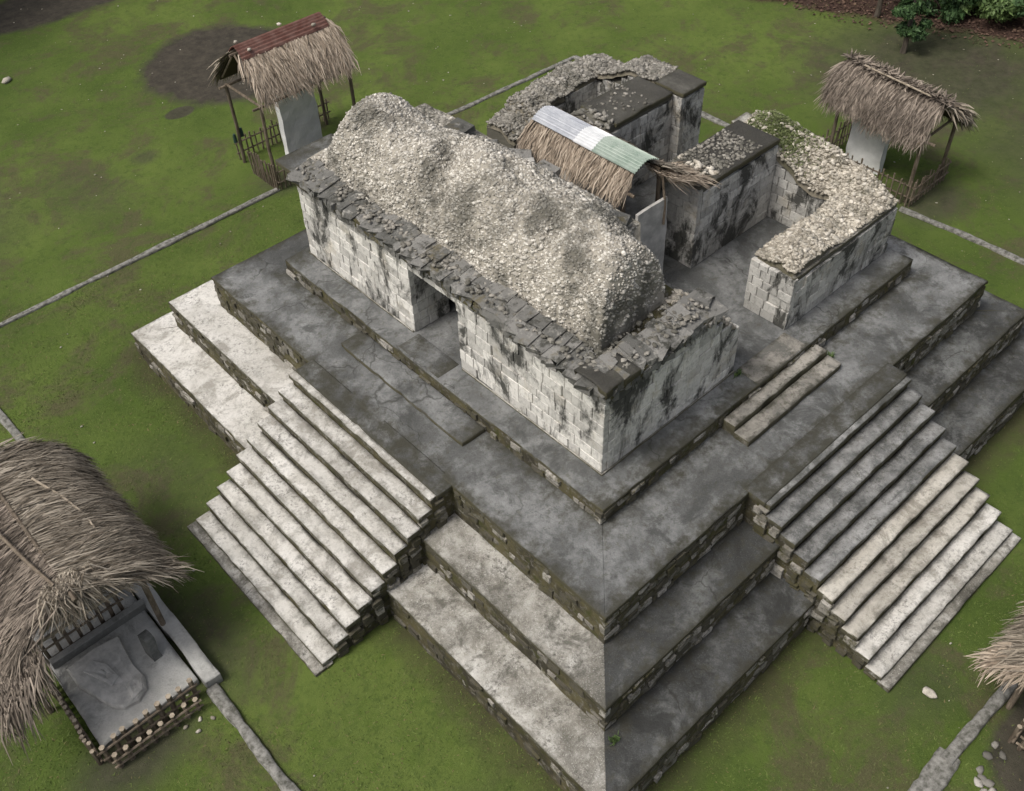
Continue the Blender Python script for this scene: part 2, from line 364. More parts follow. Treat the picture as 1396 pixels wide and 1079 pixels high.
def coords(a, b, res, fine=(0.0, 0.03)):
    """positions from a to b, denser near both ends"""
    L = abs(b - a); n = max(1, int(round((L - 2 * fine[-1]) / res)))
    t = [f for f in fine] + list(np.linspace(fine[-1], L - fine[-1], n + 1)[1:-1]) + [L - f for f in reversed(fine)]
    s = 1 if b > a else -1
    return np.array([a + s * x for x in t])
def grid_faces(nu, nv, off=0, flip=False):
    i = np.arange(nu - 1)[:, None] * nv + np.arange(nv - 1)[None, :]
    a = i.ravel() + off
    F = np.stack([a, a + nv, a + nv + 1, a + 1], 1)
    return F[:, ::-1] if flip else F
def slab(name, quad, z, thick, mat, parent, res=0.09, amp=0.012, edge=0.02, kind=None, edge_sides=(1, 1, 1, 1), chip=0.03, seed=0):
    """a plastered slab: quad = outer start, outer end, inner end, inner start; worn edges"""
    A, B, C, D = [np.array(q, float) for q in quad]
    Lu = max(np.linalg.norm(B - A), np.linalg.norm(C - D)); Lv = max(np.linalg.norm(D - A), np.linalg.norm(C - B))
    u = coords(0, Lu, res, (0, 0.025)) / Lu; v = coords(0, Lv, res, (0, 0.025)) / Lv
    U, Vv = np.meshgrid(u, v, indexing='ij'); Uf, Vf = U.ravel(), Vv.ravel()
    XY = (A[None] * ((1 - Uf) * (1 - Vf))[:, None] + B[None] * (Uf * (1 - Vf))[:, None] + C[None] * (Uf * Vf)[:, None] + D[None] * ((1 - Uf) * Vf)[:, None])
    P = np.concatenate([XY, np.full((len(XY), 1), z)], 1)
    n = fbm(P, 1.1, 3 + seed, 3); n2 = vnoise(P, 7, 5 + seed)
    P[:, 2] += amp * n + amp * 0.25 * n2
    nu, nv = len(u), len(v)
    isE = np.zeros(len(P), bool)
    cen = (A + B + C + D) / 4
    e = [Vf == v[0], Uf == u[-1], Vf == v[-1], Uf == u[0]]
    for k in range(4):
        if not edge_sides[k]: continue
        isE |= e[k]
    mx = np.clip(vnoise(P, 2.6, 9 + seed) * 1.5 + vnoise(P, 9, 31 + seed) * 0.5, -1, 1)
    inward = cen[None] - P[:, :2]; 
    nrmAB = np.array([-(B - A)[1], (B - A)[0]]) / (np.linalg.norm(B - A) + 1e-9)
    nrmBC = np.array([-(C - B)[1], (C - B)[0]]) / (np.linalg.norm(C - B) + 1e-9)
    for k, nr in ((0, nrmAB), (1, nrmBC), (2, -nrmAB), (3, -nrmBC)):
        if edge_sides[k]:
            mm = e[k]; w = (edge * 0.45 + chip * np.clip(mx, 0, 1) ** 2)
            P[mm, :2] += nr[None] * w[mm][:, None]
    P[isE, 2] -= edge * 0.55 + chip * 0.5 * np.clip(mx[isE], 0, 1)
    F = grid_faces(nu, nv)
    uv = np.stack([Uf * Lu, np.minimum(Vf * Lv, (1 - Vf) * Lv * 0.6 + 0.02)], 1)
    # skirt
    idx = np.arange(nu * nv).reshape(nu, nv)
    ring = np.concatenate([idx[:, 0], idx[-1, 1:], idx[-2::-1, -1], idx[0, -2:0:-1]])
    base = len(P); S = P[ring].copy(); S[:, 2] -= thick * 0.5; S[:, 2] += 0.01 * vnoise(S, 6, 2)
    S2 = P[ring].copy(); S2[:, 2] = z - thick
    k = len(ring); a = np.arange(k); b = (a + 1) % k
    sF = np.stack([ring[a], base + a, base + b, ring[b]], 1)
    sF2 = np.stack([base + a, base + k + a, base + k + b, base + b], 1)
    P = np.concatenate([P, S, S2]); uv = np.concatenate([uv, uv[ring], uv[ring]])
    F = np.concatenate([F, sF, sF2])
    nn = nrmAB @ (D - A)
    if nn < 0: F = F[:, ::-1]
    return part(name, P, F, mat, parent, False, uv, kind)
def box_slab(name, x0, x1, y0, y1, z, thick, mat, parent, **k):
    return slab(name, [(x0, y0), (x1, y0), (x1, y1), (x0, y1)], z, thick, mat, parent, **k)

def rough_box(name, x0, x1, y0, y1, z0, z1, mat, parent, res=0.15, amp=0.03, ztop=None, kind=None, topres=None, batter=0.0):
    """box whose faces are uneven; ztop(x, y) gives an uneven top"""
    xs = coords(x0, x1, res, (0,)); ys = coords(y0, y1, res, (0,)); zs = np.linspace(z0, z1, max(2, int((z1 - z0) / res) + 1))
    Vs, Fs = [], []; off = 0
    def add(P, nu, nv, flip):
        nonlocal off
        Vs.append(P); Fs.append(grid_faces(nu, nv, off, flip)); off += len(P)
    def g(a, b): A, B = np.meshgrid(a, b, indexing='ij'); return A.ravel(), B.ravel()
    a, b = g(xs, ys); add(np.stack([a, b, np.full(len(a), z1)], 1), len(xs), len(ys), False)
    for y, fl in ((y0, False), (y1, True)):
        a, b = g(xs, zs); add(np.stack([a, np.full(len(a), y), b], 1), len(xs), len(zs), fl)
    for x, fl in ((x0, True), (x1, False)):
        a, b = g(ys, zs); add(np.stack([np.full(len(a), x), a, b], 1), len(ys), len(zs), fl)
    P = np.concatenate(Vs)
    if ztop is not None:
        t = (P[:, 2] - z0) / (z1 - z0); P[:, 2] = z0 + t * (ztop(P[:, 0], P[:, 1]) - z0)
    n1, n2, n3 = fbm(P, 2.3, 1), fbm(P, 2.3, 40), fbm(P, 2.3, 80)
    h = P[:, 2] > z0 + 1e-4
    P[:, 0] += amp * n1; P[:, 1] += amp * n2; P[:, 2] += amp * 0.7 * n3 * h
    return part(name, P, np.concatenate(Fs), mat, parent, kind=kind)

# --- unit stones, shared mesh data
def ico():
    t = (1 + 5 ** .5) / 2
    V = np.array([(-1, t, 0), (1, t, 0), (-1, -t, 0), (1, -t, 0), (0, -1, t), (0, 1, t), (0, -1, -t), (0, 1, -t), (t, 0, -1), (t, 0, 1), (-t, 0, -1), (-t, 0, 1)], float)
    V /= np.linalg.norm(V[0])
    F = np.array([(0, 11, 5), (0, 5, 1), (0, 1, 7), (0, 7, 10), (0, 10, 11), (1, 5, 9), (5, 11, 4), (11, 10, 2), (10, 7, 6), (7, 1, 8), (3, 9, 4), (3, 4, 2), (3, 2, 6), (3, 6, 8), (3, 8, 9), (4, 9, 5), (2, 4, 11), (6, 2, 10), (8, 6, 7), (9, 8, 1)])
    return V, F
ICOV, ICOF = ico()
def stone_var(seed):
    r = np.random.default_rng(seed)
    V = ICOV * np.array([0.62, 0.5, 0.42]); V = np.sign(V) * np.abs(V) ** 0.8 * 0.8
    return V + r.uniform(-.09, .09, V.shape)
STONES = [stone_var(i) for i in range(8)]
def stone_mesh(mat, name='stone'): return [mk_mesh(name, v, ICOF, mat) for v in STONES]
def block_mesh(mat, seed, j=0.013, name='block'):
    """dressed block: front face (local -Y) with a worn chamfer, 0.5 half sizes, depth 1"""
    r = np.random.default_rng(seed); c = 0.47
    V = [(-.5, -.42, -.5), (.5, -.42, -.5), (.5, -.42, .5), (-.5, -.42, .5), (-c, -.5, -c + .0), (c, -.5, -c), (c, -.5, c), (-c, -.5, c), (-.5, .5, -.5), (.5, .5, -.5), (.5, .5, .5), (-.5, .5, .5)]
    V = np.array(V, float); V[:8] += r.uniform(-j, j, (8, 3)) * np.array([1, 1.5, 1])
    V[:8, 0] = np.clip(V[:8, 0], -.5, .5); V[:8, 2] = np.clip(V[:8, 2], -.5, .5)
    F = [(4, 5, 6, 7), (0, 1, 5, 4), (1, 2, 6, 5), (2, 3, 7, 6), (3, 0, 4, 7), (0, 8, 9, 1), (1, 9, 10, 2), (2, 10, 11, 3), (3, 11, 8, 0)]
    return mk_mesh(name, V, F, mat)
BLK = {k: [block_mesh(k, 10 + i) for i in range(6)] for k in ('block', 'block_grey')}
RIS = [block_mesh('riser', 30 + i, 0.10, 'stone') for i in range(8)]
RUB = {k: stone_mesh(k) for k in ('rubble_stone', 'grey_rubble_stone')}
COR = [block_mesh('cornice', 50 + i, 0.10, 'cornice_stone') for i in range(10)]

def face_blocks(parent, p0, d, L, z0, ztop, mat, h=0.27, w=0.40, skip=None, depth=0.14, name='block'):
    """courses of dressed blocks on a vertical face. d = unit direction along the face; the outward normal is d turned clockwise"""
    p0 = np.array(p0, float); d = np.array(d, float); n = np.array([d[1], -d[0]])
    ang = math.atan2(d[1], d[0]); z = z0; row = 0; cnt = 0
    while True:
        hh = h * random.uniform(0.88, 1.12)
        s = 0.0
        if z + hh * 0.6 > max(ztop(t) for t in np.linspace(0, L, 12)): break
        first = True
        while s < L - 0.03:
            ww = w * random.uniform(0.62, 1.35)
            if first and row % 2: ww *= 0.5
            first = False
            if s + ww > L - 0.15: ww = L - s
            mid = s + ww / 2
            if z + hh * 0.6 < ztop(mid) and not (skip and skip(mid, z + hh / 2)):
                zt = min(z + hh, ztop(mid) - 0.005)
                if zt - z > 0.08:
                    pr = random.uniform(-0.004, 0.009) - (.03 if random.random() < .05 else 0)
                    c = p0 + d * mid + n * (pr - depth / 2)
                    g = random.uniform(.008, .016)
                    obj(name, random.choice(BLK[mat]), parent, (c[0], c[1], (z + zt) / 2), (random.uniform(-.006, .006), 0, ang + random.uniform(-.006, .006)), (ww - g, depth, zt - z - g)); cnt += 1
            s += ww
        z += hh; row += 1
    return cnt
def riser_stones(parent, p0, d, L, z0, z1, dens=0.6, w=0.3, h=0.16, skip=None, cap=300):
    p0 = np.array(p0, float); d = np.array(d, float); n = np.array([d[1], -d[0]]); ang = math.atan2(d[1], d[0])
    z = z0; cnt = 0
    while z < z1 - 0.07:
        hh = min(h * random.uniform(.75, 1.3), z1 - z); s = 0.02
        while s < L - 0.05 and cnt < cap:
            ww = min(w * random.uniform(.5, 1.5), L - s - .01)
            if random.random() < dens and not (skip and skip(s + ww / 2)):
                pr = random.uniform(-0.01, 0.045)
                c = p0 + d * (s + ww / 2) + n * (pr - 0.07)
                obj('stone', random.choice(RIS), parent, (c[0], c[1], z + hh / 2), (random.uniform(-.08, .08), random.uniform(-.07, .07), ang + random.uniform(-.08, .08)), (ww - .02, .14, hh - .018)); cnt += 1
            s += ww
        z += hh
    return cnt
def joined_stones(name, P, S, mat, parent, flat=0.8, kind='stuff'):
    """many small stones as one mesh: centres P, sizes S"""
    n = len(P); r = rng
    A = r.uniform(0, 2 * np.pi, n); B = r.normal(0, 0.35, n)
    base = np.stack([STONES[i % 8] for i in range(8)])[r.integers(0, 8, n)]
    base = base + r.uniform(-.06, .06, base.shape)
    base = base * (S[:, None, None] * 2.0) * np.stack([r.uniform(.8, 1.4, n), r.uniform(.8, 1.1, n), r.uniform(.7, 1.1, n) * flat], 1)[:, None, :]
    c, s = np.cos(A)[:, None], np.sin(A)[:, None]; cb, sb = np.cos(B)[:, None], np.sin(B)[:, None]
    x, y, z = base[..., 0], base[..., 1], base[..., 2]
    y, z = y * cb - z * sb, y * sb + z * cb
    x, y = x * c - y * s, x * s + y * c
    V = np.stack([x, y, z], -1) + P[:, None, :]
    F = (ICOF[None] + (np.arange(n) * 12)[:, None, None]).reshape(-1, 3)
    return part(name, V.reshape(-1, 3), F, mat, parent, kind=kind)
def tube(P, rad, mat, name, parent, sides=7, rad2=None, jitter=0.0):
    P = [Vector(p) for p in P]; V = []; F = []; n = len(P)
    for i, p in enumerate(P):
        t = (P[min(i + 1, n - 1)] - P[max(i - 1, 0)]).normalized()
        a = t.cross(Vector((0, 0, 1)) if abs(t.z) < .9 else Vector((1, 0, 0))).normalized(); b = t.cross(a)
        r = rad + ((rad2 if rad2 is not None else rad) - rad) * i / max(1, n - 1)
        for k in range(sides):
            q = 2 * math.pi * k / sides; rr = r * (1 + random.uniform(-jitter, jitter))
            V.append(p + a * math.cos(q) * rr + b * math.sin(q) * rr)
    for i in range(n - 1):
        for k in range(sides):
            k2 = (k + 1) % sides; F.append((i * sides + k, i * sides + k2, (i + 1) * sides + k2, (i + 1) * sides + k))
    F.append(tuple(reversed(range(sides)))); F.append(tuple((n - 1) * sides + k for k in range(sides)))
    return part(name, V, F, mat, parent)
def plain_box(name, c, size, mat, parent, ang=0.0, bev=0.012, rx=0.0):
    """small chamfered box centred at c"""
    hx, hy, hz = [s / 2 for s in size]; b = min(bev, hx * .4, hy * .4, hz * .4); V = []
    for z, i in ((-hz, b), (-hz + b, 0), (hz - b, 0), (hz, b)):
        V += [(-hx + i, -hy + i, z), (hx - i, -hy + i, z), (hx - i, hy - i, z), (-hx + i, hy - i, z)]
    F = [(3, 2, 1, 0), (12, 13, 14, 15)]
    for l in range(3):
        for k in range(4): F.append((l * 4 + k, l * 4 + (k + 1) % 4, (l + 1) * 4 + (k + 1) % 4, (l + 1) * 4 + k))
    M = Matrix.Translation(c) @ Matrix.Rotation(ang, 4, 'Z') @ Matrix.Rotation(rx, 4, 'X')
    return part(name, [M @ Vector(v) for v in V], F, mat, parent)

# ------------------------------------------------------------------ ground
xs = np.concatenate([[-150, -80, -40], np.arange(-20, 36.01, 0.5), [55, 90, 150]]); ys = np.concatenate([[-150, -80, -40], np.arange(-20, 42.01, 0.5), [60, 95, 150]])
A, B = np.meshgrid(xs, ys, indexing='ij'); P = np.stack([A.ravel(), B.ravel(), np.full(A.size, G)], 1)
P[:, 2] += 0.035 * fbm(P, 0.35, 5, 3)
lawn = part('lawn_ground', P, grid_faces(len(xs), len(ys)), 'lawn', None, smooth=True)
tag(lawn, 'green lawn with brown worn patches and painted tree shade around the stone platform', kind='structure')

X = {'p': 0.66, 't3': 2.13, 't2': 3.03, 't1': 4.05}           # distance of every edge in front of the temple walls
Z = {'p': 0.0, 't3': -0.45, 't2': -1.40, 't1': -2.25}
FAR = {'pX': 10.3, 'pY': 10.35, 't3X': 11.38, 't3Y': 11.62, 't2X': 12.25, 't2Y': 12.72, 't1X': 13.2, 't1Y': 13.35}

# ------------------------------------------------------------------ platform
plat = empty('stepped_platform', (5, 5, G), 'three-tiered grey stone platform with broad stairways carrying the temple ruin', 'platform')
def terrace(key, name, inner, mats, dens, label):
    e = X[key]; fx, fy = FAR[key + 'X'], FAR[key + 'Y']; z = Z[key]
    core = rough_box(name, -e + .035, fx - .035, -e + .035, fy - .035, G - .1, z - .05, 'core', plat, res=0.14, amp=0.022)
    core['label'] = label
    ie = X[inner] - .12; ix, iy = FAR[inner + 'X'] - .12, FAR[inner + 'Y'] - .12
    c = [(-e, -e), (fx, -e), (fx, fy), (-e, fy)]; i = [(-ie, -ie), (ix, -ie), (ix, iy), (-ie, iy)]
    near, right, back, left = mats
    if near:
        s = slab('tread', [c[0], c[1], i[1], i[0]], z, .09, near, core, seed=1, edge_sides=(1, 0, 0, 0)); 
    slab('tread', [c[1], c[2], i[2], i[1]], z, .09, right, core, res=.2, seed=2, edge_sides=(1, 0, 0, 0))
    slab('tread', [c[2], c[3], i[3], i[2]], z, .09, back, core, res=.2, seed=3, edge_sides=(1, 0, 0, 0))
    return core
def split_left(core, key, inner, pieces):
    e = X[key]; fy = FAR[key + 'Y']; ie = X[inner] - .12; iy = FAR[inner + 'Y'] - .12; z = Z[key]
    for k, (ya, yb, mat) in enumerate(pieces):
        a_o = fy if ya is None else ya; a_i = iy if ya is None else ya
        b_o = -e if yb is None else yb; b_i = -ie if yb is None else yb
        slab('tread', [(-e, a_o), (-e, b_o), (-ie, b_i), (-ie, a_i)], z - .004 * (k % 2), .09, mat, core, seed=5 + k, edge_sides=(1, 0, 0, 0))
instair = lambda s0: None
T1 = terrace('t1', 'lower_terrace', 't2', ('black_plaster', 'black_plaster', 'pale_plaster', None), .5, 'lowest terrace of the platform')
split_left(T1, 't1', 't2', [(None, 7.2, 'pale_plaster'), (2.2, None, 'mottled_plaster')])
T2 = terrace('t2', 'middle_terrace', 't3', ('black_plaster', 'black_plaster', 'pale_plaster', None), .5, 'middle terrace of the platform')
split_left(T2, 't2', 't3', [(None, 7.2, 'pale_plaster'), (2.2, None, 'mottled_plaster')])
T3 = terrace('t3', 'upper_terrace', 'p', ('dark_plaster', 'dark_plaster', 'dark_plaster', None), .5, 'dark top terrace of the platform')
split_left(T3, 't3', 'p', [(None, None, 'dark_plaster')])
# embedded riser stones on the faces the stairs leave free; the front faces look to -X and -Y
def riser_faces(core, key, z0, dl, dr):
    e = X[key]; fx, fy = FAR[key + 'X'], FAR[key + 'Y']; z1 = Z[key] - .10
    riser_stones(core, (-e + .03, fy), (0, -1), fy - 7.25, z0, z1, dl, cap=110)
    riser_stones(core, (-e + .03, 2.1), (0, -1), 2.1 + e, z0, z1, dl * .5, cap=60)
    riser_stones(core, (-e, -e + .03), (1, 0), 2.0 + e, z0, z1, dr, cap=110)
    riser_stones(core, (7.2, -e + .03), (1, 0), fx - 7.2, z0, z1, dr, cap=90)
riser_faces(T3, 't3', Z['t2'] + .02, .75, .85)
riser_faces(T2, 't2', Z['t1'] + .02, .5, .85)
riser_faces(T1, 't1', G + .02, .4, .75)

# plinth and temple floor
pl = rough_box('plinth', -X['p'] + .03, FAR['pX'] - .03, -X['p'] + .03, FAR['pY'] - .03, Z['t3'] - .05, -.05, 'core', plat, amp=.015)
pl['label'] = 'low mossy plinth under the temple walls'
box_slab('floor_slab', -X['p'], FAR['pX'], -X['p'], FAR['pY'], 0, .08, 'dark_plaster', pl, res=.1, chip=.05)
riser_stones(pl, (-X['p'] + .02, FAR['pY']), (0, -1), FAR['pY'] + X['p'], Z['t3'] + .02, -.1, .5, w=.3, h=.2, cap=90)
riser_stones(pl, (-X['p'], -X['p'] + .02), (1, 0), FAR['pX'] + X['p'], Z['t3'] + .02, -.1, .6, w=.3, h=.2, cap=90)
box_slab('sill', -.62 + .02, .03, 4.35, 5.8, .012, .03, 'dark_plaster', pl, res=.12, amp=.004)
box_slab('sill', 4.2, 5.95, -.64, -.02, .014, .03, 'sill_plaster', pl, res=.12, amp=.004)
# low steps before the two doorways
box_slab('threshold_step', -1.3, -.64, 2.77, 7.15, -.33, .2, 'dark_plaster', plat, chip=.04)
box_slab('threshold_step', 3.0, 6.3, -.98, -.64, -.16, .3, 'sill_plaster', plat, chip=.04)
box_slab('threshold_step', 2.97, 6.33, -1.38, -.975, -.30, .2, 'sill_plaster', plat, chip=.04)

# stairways
def stairway(side):
    s0, s1 = (2.15, 7.25) if side == 'left' else (2.03, 7.2)
    a0 = 2.69 if side == 'left' else 2.64
    def xy(o, s): return (-o, s) if side == 'left' else (s, -o)
    ks = [(a0 + .35 * k, -.475 - .278 * k) for k in range(10)]
    # solid core under the treads
    prof = [(1.9, G - .05), (1.9, ks[0][1] - .05)]
    for k, (o, z) in enumerate(ks):
        prof.append((o - .05, z - .05)); prof.append((o - .05, (ks[k + 1][1] if k < 9 else G) - .05))
    V = []; n = len(prof)
    for s in (s0 + .04, s1 - .04):
        for (o, z) in prof: x, y = xy(o, s); V.append((x, y, z))
    F = [tuple(range(n)), tuple(reversed(range(n, 2 * n)))] + [(i, i + n, (i + 1) % n + n, (i + 1) % n) for i in range(n)]
    core = part('stairway', V, F, 'core', plat)
    core['label'] = 'broad pale stairway of the bright left side' if side == 'left' else 'broad stairway with dark upper and pale lower steps'
    # landing the stair leads to
    q = [xy(2.52, s1 if side == 'left' else s0), xy(2.52, s0 if side == 'left' else s1), xy(2.0, s0 if side == 'left' else s1), xy(2.0, s1 if side == 'left' else s0)]
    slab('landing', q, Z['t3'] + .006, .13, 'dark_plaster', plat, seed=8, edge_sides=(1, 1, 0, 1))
    for k, (o, z) in enumerate(ks + [(ks[-1][0] + .22, G + .1)]):
        inner = (ks[k - 1][0] if k else 2.50) - .05
        if k == 10: inner = o - .30
        a, b = s0 + random.uniform(-.035, .02), s1 + random.uniform(-.02, .035)
        if k == 10: a, b = s0 - .05, s1 + .05
        q = [xy(o, b), xy(o, a), xy(inner, a), xy(inner, b)] if side == 'left' else [xy(o, a), xy(o, b), xy(inner, b), xy(inner, a)]
        mat = 'pale_plaster' if side == 'left' else ('stair_dark' if k < 5 else 'tan_plaster' if k < 8 else 'pale_plaster')
        if k == 10: mat = 'mottled_plaster'
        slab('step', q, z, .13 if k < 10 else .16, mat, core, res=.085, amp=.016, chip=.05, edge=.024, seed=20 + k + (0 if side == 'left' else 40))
    # masonry on the open flank
    for k, (o, z) in enumerate(ks):
        w = .35 + .02; zt = z - .14; zz = G + .03
        while zz < zt - .05:
            hh = min(random.uniform(.11, .21), zt - zz)
            if random.random() < .8:
                for j in range(random.choice((1, 2))):
                    ww = w / 1.0 * random.uniform(.45, .8)
                    c = xy(o - random.uniform(.1, .26), s0 + .03)
                    obj('stone', random.choice(RIS), core, (c[0], c[1], zz + hh / 2), (random.uniform(-.06, .06), random.uniform(-.08, .08), random.uniform(-.08, .08) + (0 if side == 'left' else -math.pi / 2)), (ww, .13, hh - .015))
                    break
            zz += hh
stairway('left'); stairway('right')

# ------------------------------------------------------------------ vaulted front range of the temple
front = empty('vaulted_range', (2.05, 5.05, 0), 'pale block-walled temple range with doorway and long rounded rubble vault on top', 'temple')
H = 2.12
DOOR = (4.27, 5.87)
def top_right_end(x):                     # the broken right end of the range
    return np.where(np.asarray(x) < 3.15, H, H - (np.asarray(x) - 3.15) / .95 * 1.0)
def wallpiece(x0, x1, y0, y1, z1=H, ztop=None, z0=-.02, name='wall', parent=None, mat='mortar'):
    return rough_box(name, x0 + .05, x1 - .02, y0 + .05, y1 - .02, z0, z1, mat, parent or front, res=.16, amp=.012, ztop=ztop)
zt = lambda x, y: top_right_end(x)
w_l = wallpiece(0, 1.05, 0, DOOR[0] - .0)
w_l2 = wallpiece(0, 1.05, DOOR[1] + .02, 10.1)
w_lin = wallpiece(.0, 1.05, DOOR[0] - .1, DOOR[1] + .1, z0=1.86, z1=H)
w_r = wallpiece(1.0, 4.15, 0, 1.0, ztop=zt)
w_b = wallpiece(3.1, 4.15, .95, 4.2, ztop=lambda x, y: H - np.clip((3.2 - y) / 1.0, 0, 1) * 1.3)
w_b2 = wallpiece(3.1, 4.15, 5.9, 10.1)
w_f = wallpiece(1.0, 3.15, 9.2, 10.1)
rough_box('vault_ceiling', 1.0, 2.95, .3, 10.0, 1.95, 2.3, 'mortar', front, res=.3, amp=.02)
rough_box('vault_ceiling', 2.96, 4.1, 3.2, 10.0, 1.96, 2.29, 'mortar', front, res=.3, amp=.02)
n1 = face_blocks(w_l2, (0, 10.1), (0, -1), 10.1 - DOOR[1], .0, lambda s: H, 'block', w=.42, h=.27)
n2 = face_blocks(w_l, (0, DOOR[0]), (0, -1), DOOR[0] - .0, .0, lambda s: H, 'block', w=.42, h=.27)
face_blocks(w_r, (.145, 0), (1, 0), 4.0, .0, lambda s: float(top_right_end(s + .145)), 'block', w=.40, h=.27)
face_blocks(w_lin, (0, DOOR[1] + .0), (0, -1), DOOR[1] - DOOR[0], 1.86, lambda s: H, 'block', h=.25, w=.5)
face_blocks(w_l2, (.145, DOOR[1]), (1, 0), .9, .0, lambda s: 1.86, 'block_grey', w=.42, h=.27)          # door reveal
face_blocks(w_b, (3.1, 4.2), (0, -1), 3.2, .0, lambda s: 1.9 if s < 1 else .75, 'block_grey', w=.45, h=.3)
# a band of plaster along the wall foot
box_slab('foot_moulding', -.055, -.003, -.05, 4.2, .05, .06, 'mottled_plaster', front, res=.12, amp=.006, chip=.01)
box_slab('foot_moulding', -.055, -.003, 5.9, 10.12, .05, .06, 'mottled_plaster', front, res=.12, amp=.006, chip=.01)
box_slab('foot_moulding', -.05, 4.16, -.055, -.003, .048, .058, 'mottled_plaster', front, res=.12, amp=.006, chip=.01)

# cornice: a dark under-course and a row of overhanging tilted stones
cor = rough_box('cornice', -.07, 3.1, -.07, 10.2, H + .005, H + .20, 'core', front, res=.13, amp=.03)
rough_box('cornice_return', 3.11, 4.05, 3.3, 10.15, H + .004, H + .18, 'core', front, res=.13, amp=.03)
def cornice_row(p0, d, L, w=.29, depth=.78):
    p0 = np.array(p0); d = np.array(d, float); n = np.array([d[1], -d[0]]); ang = math.atan2(d[1], d[0]); s = 0; out = 0
    while s < L:
        ww = w * random.uniform(.6, 1.5); dp = depth * random.uniform(.8, 1.0); out = out * .6 + random.uniform(-.05, .05)
        zz = H + .25 + .03 * math.sin(s * 1.9)
        c = p0 + d * (s + ww / 2) + n * (.13 + out - dp / 2)
        skew = random.uniform(-.10, .10)
        obj('cornice_stone', random.choice(COR), cor, (c[0], c[1], zz + random.uniform(-.012, .018)), (random.uniform(.10, .18), random.uniform(-.04, .04), ang + skew), (ww + .05, dp, random.uniform(.15, .19)))
        if random.random() < .35:      # a flat stone left of the upper course
            c = p0 + d * (s + ww / 2) + n * (-.38 + random.uniform(-.06, .06))
            obj('cornice_stone', random.choice(COR), cor, (c[0], c[1], zz + .11), (random.uniform(.02, .1), random.uniform(-.05, .05), ang + random.uniform(-.2, .2)), (ww * .9, .34, .09))
        s += ww
cornice_row((0, 10.15), (0, -1), 10.05)
for k in range(70):                     # ragged stones hanging under the cornice edge
    a = k / 70; hh = random.uniform(.08, .26)
    if a < .74: c = (random.uniform(-.05, .0), 10.1 * a / .74)
    else: c = (3.1 * (a - .74) / .26, random.uniform(-.05, .0))
    obj('cornice_stone', random.choice(COR), cor, (c[0], c[1], H + .14 - hh / 2), (0, random.uniform(-.15, .15), (-math.pi / 2 if a < .74 else 0) + random.uniform(-.2, .2)), (random.uniform(.12, .3), .12, hh))
cornice_row((.05, 0), (1, 0), 3.15)
box_slab('corner_slab', -.16, .8, -.16, .72, H + .37, .16, 'cap_plaster', cor, res=.07, amp=.03, chip=.12)
box_slab('corner_slab', .0, 1.7, 10.05, 10.95, H + .24, .13, 'dark_plaster', cor, res=.1, amp=.02, chip=.1)
rough_box('corner_corbel', .15, 1.6, 10.0, 10.6, H - .25, H + .1, 'core', cor, res=.15, amp=.04)

# the rubble vault
def mound_h(x, y):
    x = np.asarray(x, float); y = np.asarray(y, float)
    ridge = np.interp(y, [.6, 1.0, 2, 3.2, 4.3, 6, 7, 8, 9, 10], [1.5, 1.6, 1.9, 2.1, 2.05, 2.1, 2.0, 1.85, 1.72, 1.6]) + .06 * np.sin(y * 2.3)
    wb = np.interp(y, [.6, 1.5, 3.0, 5, 7, 10], [1.05, 1.15, 1.45, 1.45, 1.3, 1.15])
    t = np.clip((ridge - x) / (ridge - .58 + .06 * np.sin(y * 3.7)), 0, 1)
    tb = np.clip((x - ridge) / wb, 0, 1)
    prof = np.where(x < ridge, np.sqrt(1 - t ** 2.15), np.sqrt(1 - tb ** 2.1))
    prof = np.where((x > ridge + wb * .999), np.where(y > 2.9, 0, -.4), prof)
    ty = np.clip(1 - (y - .74 - .10 * np.clip(x - .8, 0, 2)) / .75, 0, 1)
    gn = np.sqrt(np.clip(1 - ty ** 2.6, 0, 1))
    gf = np.clip((10.15 - y) / .95, 0, 1) ** 1.05
    hump = 1.60 + .05 * np.sin(y * 1.3 + .8) + .05 * np.sin(y * 2.9) - .14 * np.exp(-((y - 6.9) / .9) ** 2)
    v = .32 * np.exp(-((y - 6.15 - .5 * (x - 1.6)) / .38) ** 2) * np.clip(2.6 - x, 0, 1) + .30 * np.exp(-((y - 2.75 - .25 * (x - 1.2)) / .30) ** 2) * np.clip(2.2 - x, 0, 1) + .15 * np.exp(-((y - 8.6) / .3) ** 2) * np.clip(1.8 - x, 0, 1)
    r = np.minimum(prof, np.where(prof > 0, gn, prof)) * gf * hump - v * np.clip(prof * 2 - .3, 0, 1)
    return np.where(y > 2.9, np.maximum(r, .12), r)
mx = np.arange(.5, 4.2, .055); my = np.arange(.6, 10.3, .055)
A, B = np.meshgrid(mx, my, indexing='ij'); P = np.stack([A.ravel(), B.ravel(), np.zeros(A.size)], 1)
hm = mound_h(P[:, 0], P[:, 1])
P[:, 2] = H + .22 + hm + np.clip(hm * 3, 0, 1) * (.19 * fbm(P, .85, 4, 3) + .04 * vnoise(P, 5, 8))
_mf = grid_faces(len(mx), len(my)); _mf = _mf[~((P[_mf][:, :, 1].mean(1) < 2.7) & (hm[_mf].max(1) < .0))]
mound = part('rubble_vault', P, _mf, 'mound', front, smooth=True)
mound['label'] = 'long rounded vault of pale pebbly rubble'
MZ = P[:, 2].reshape(A.shape)
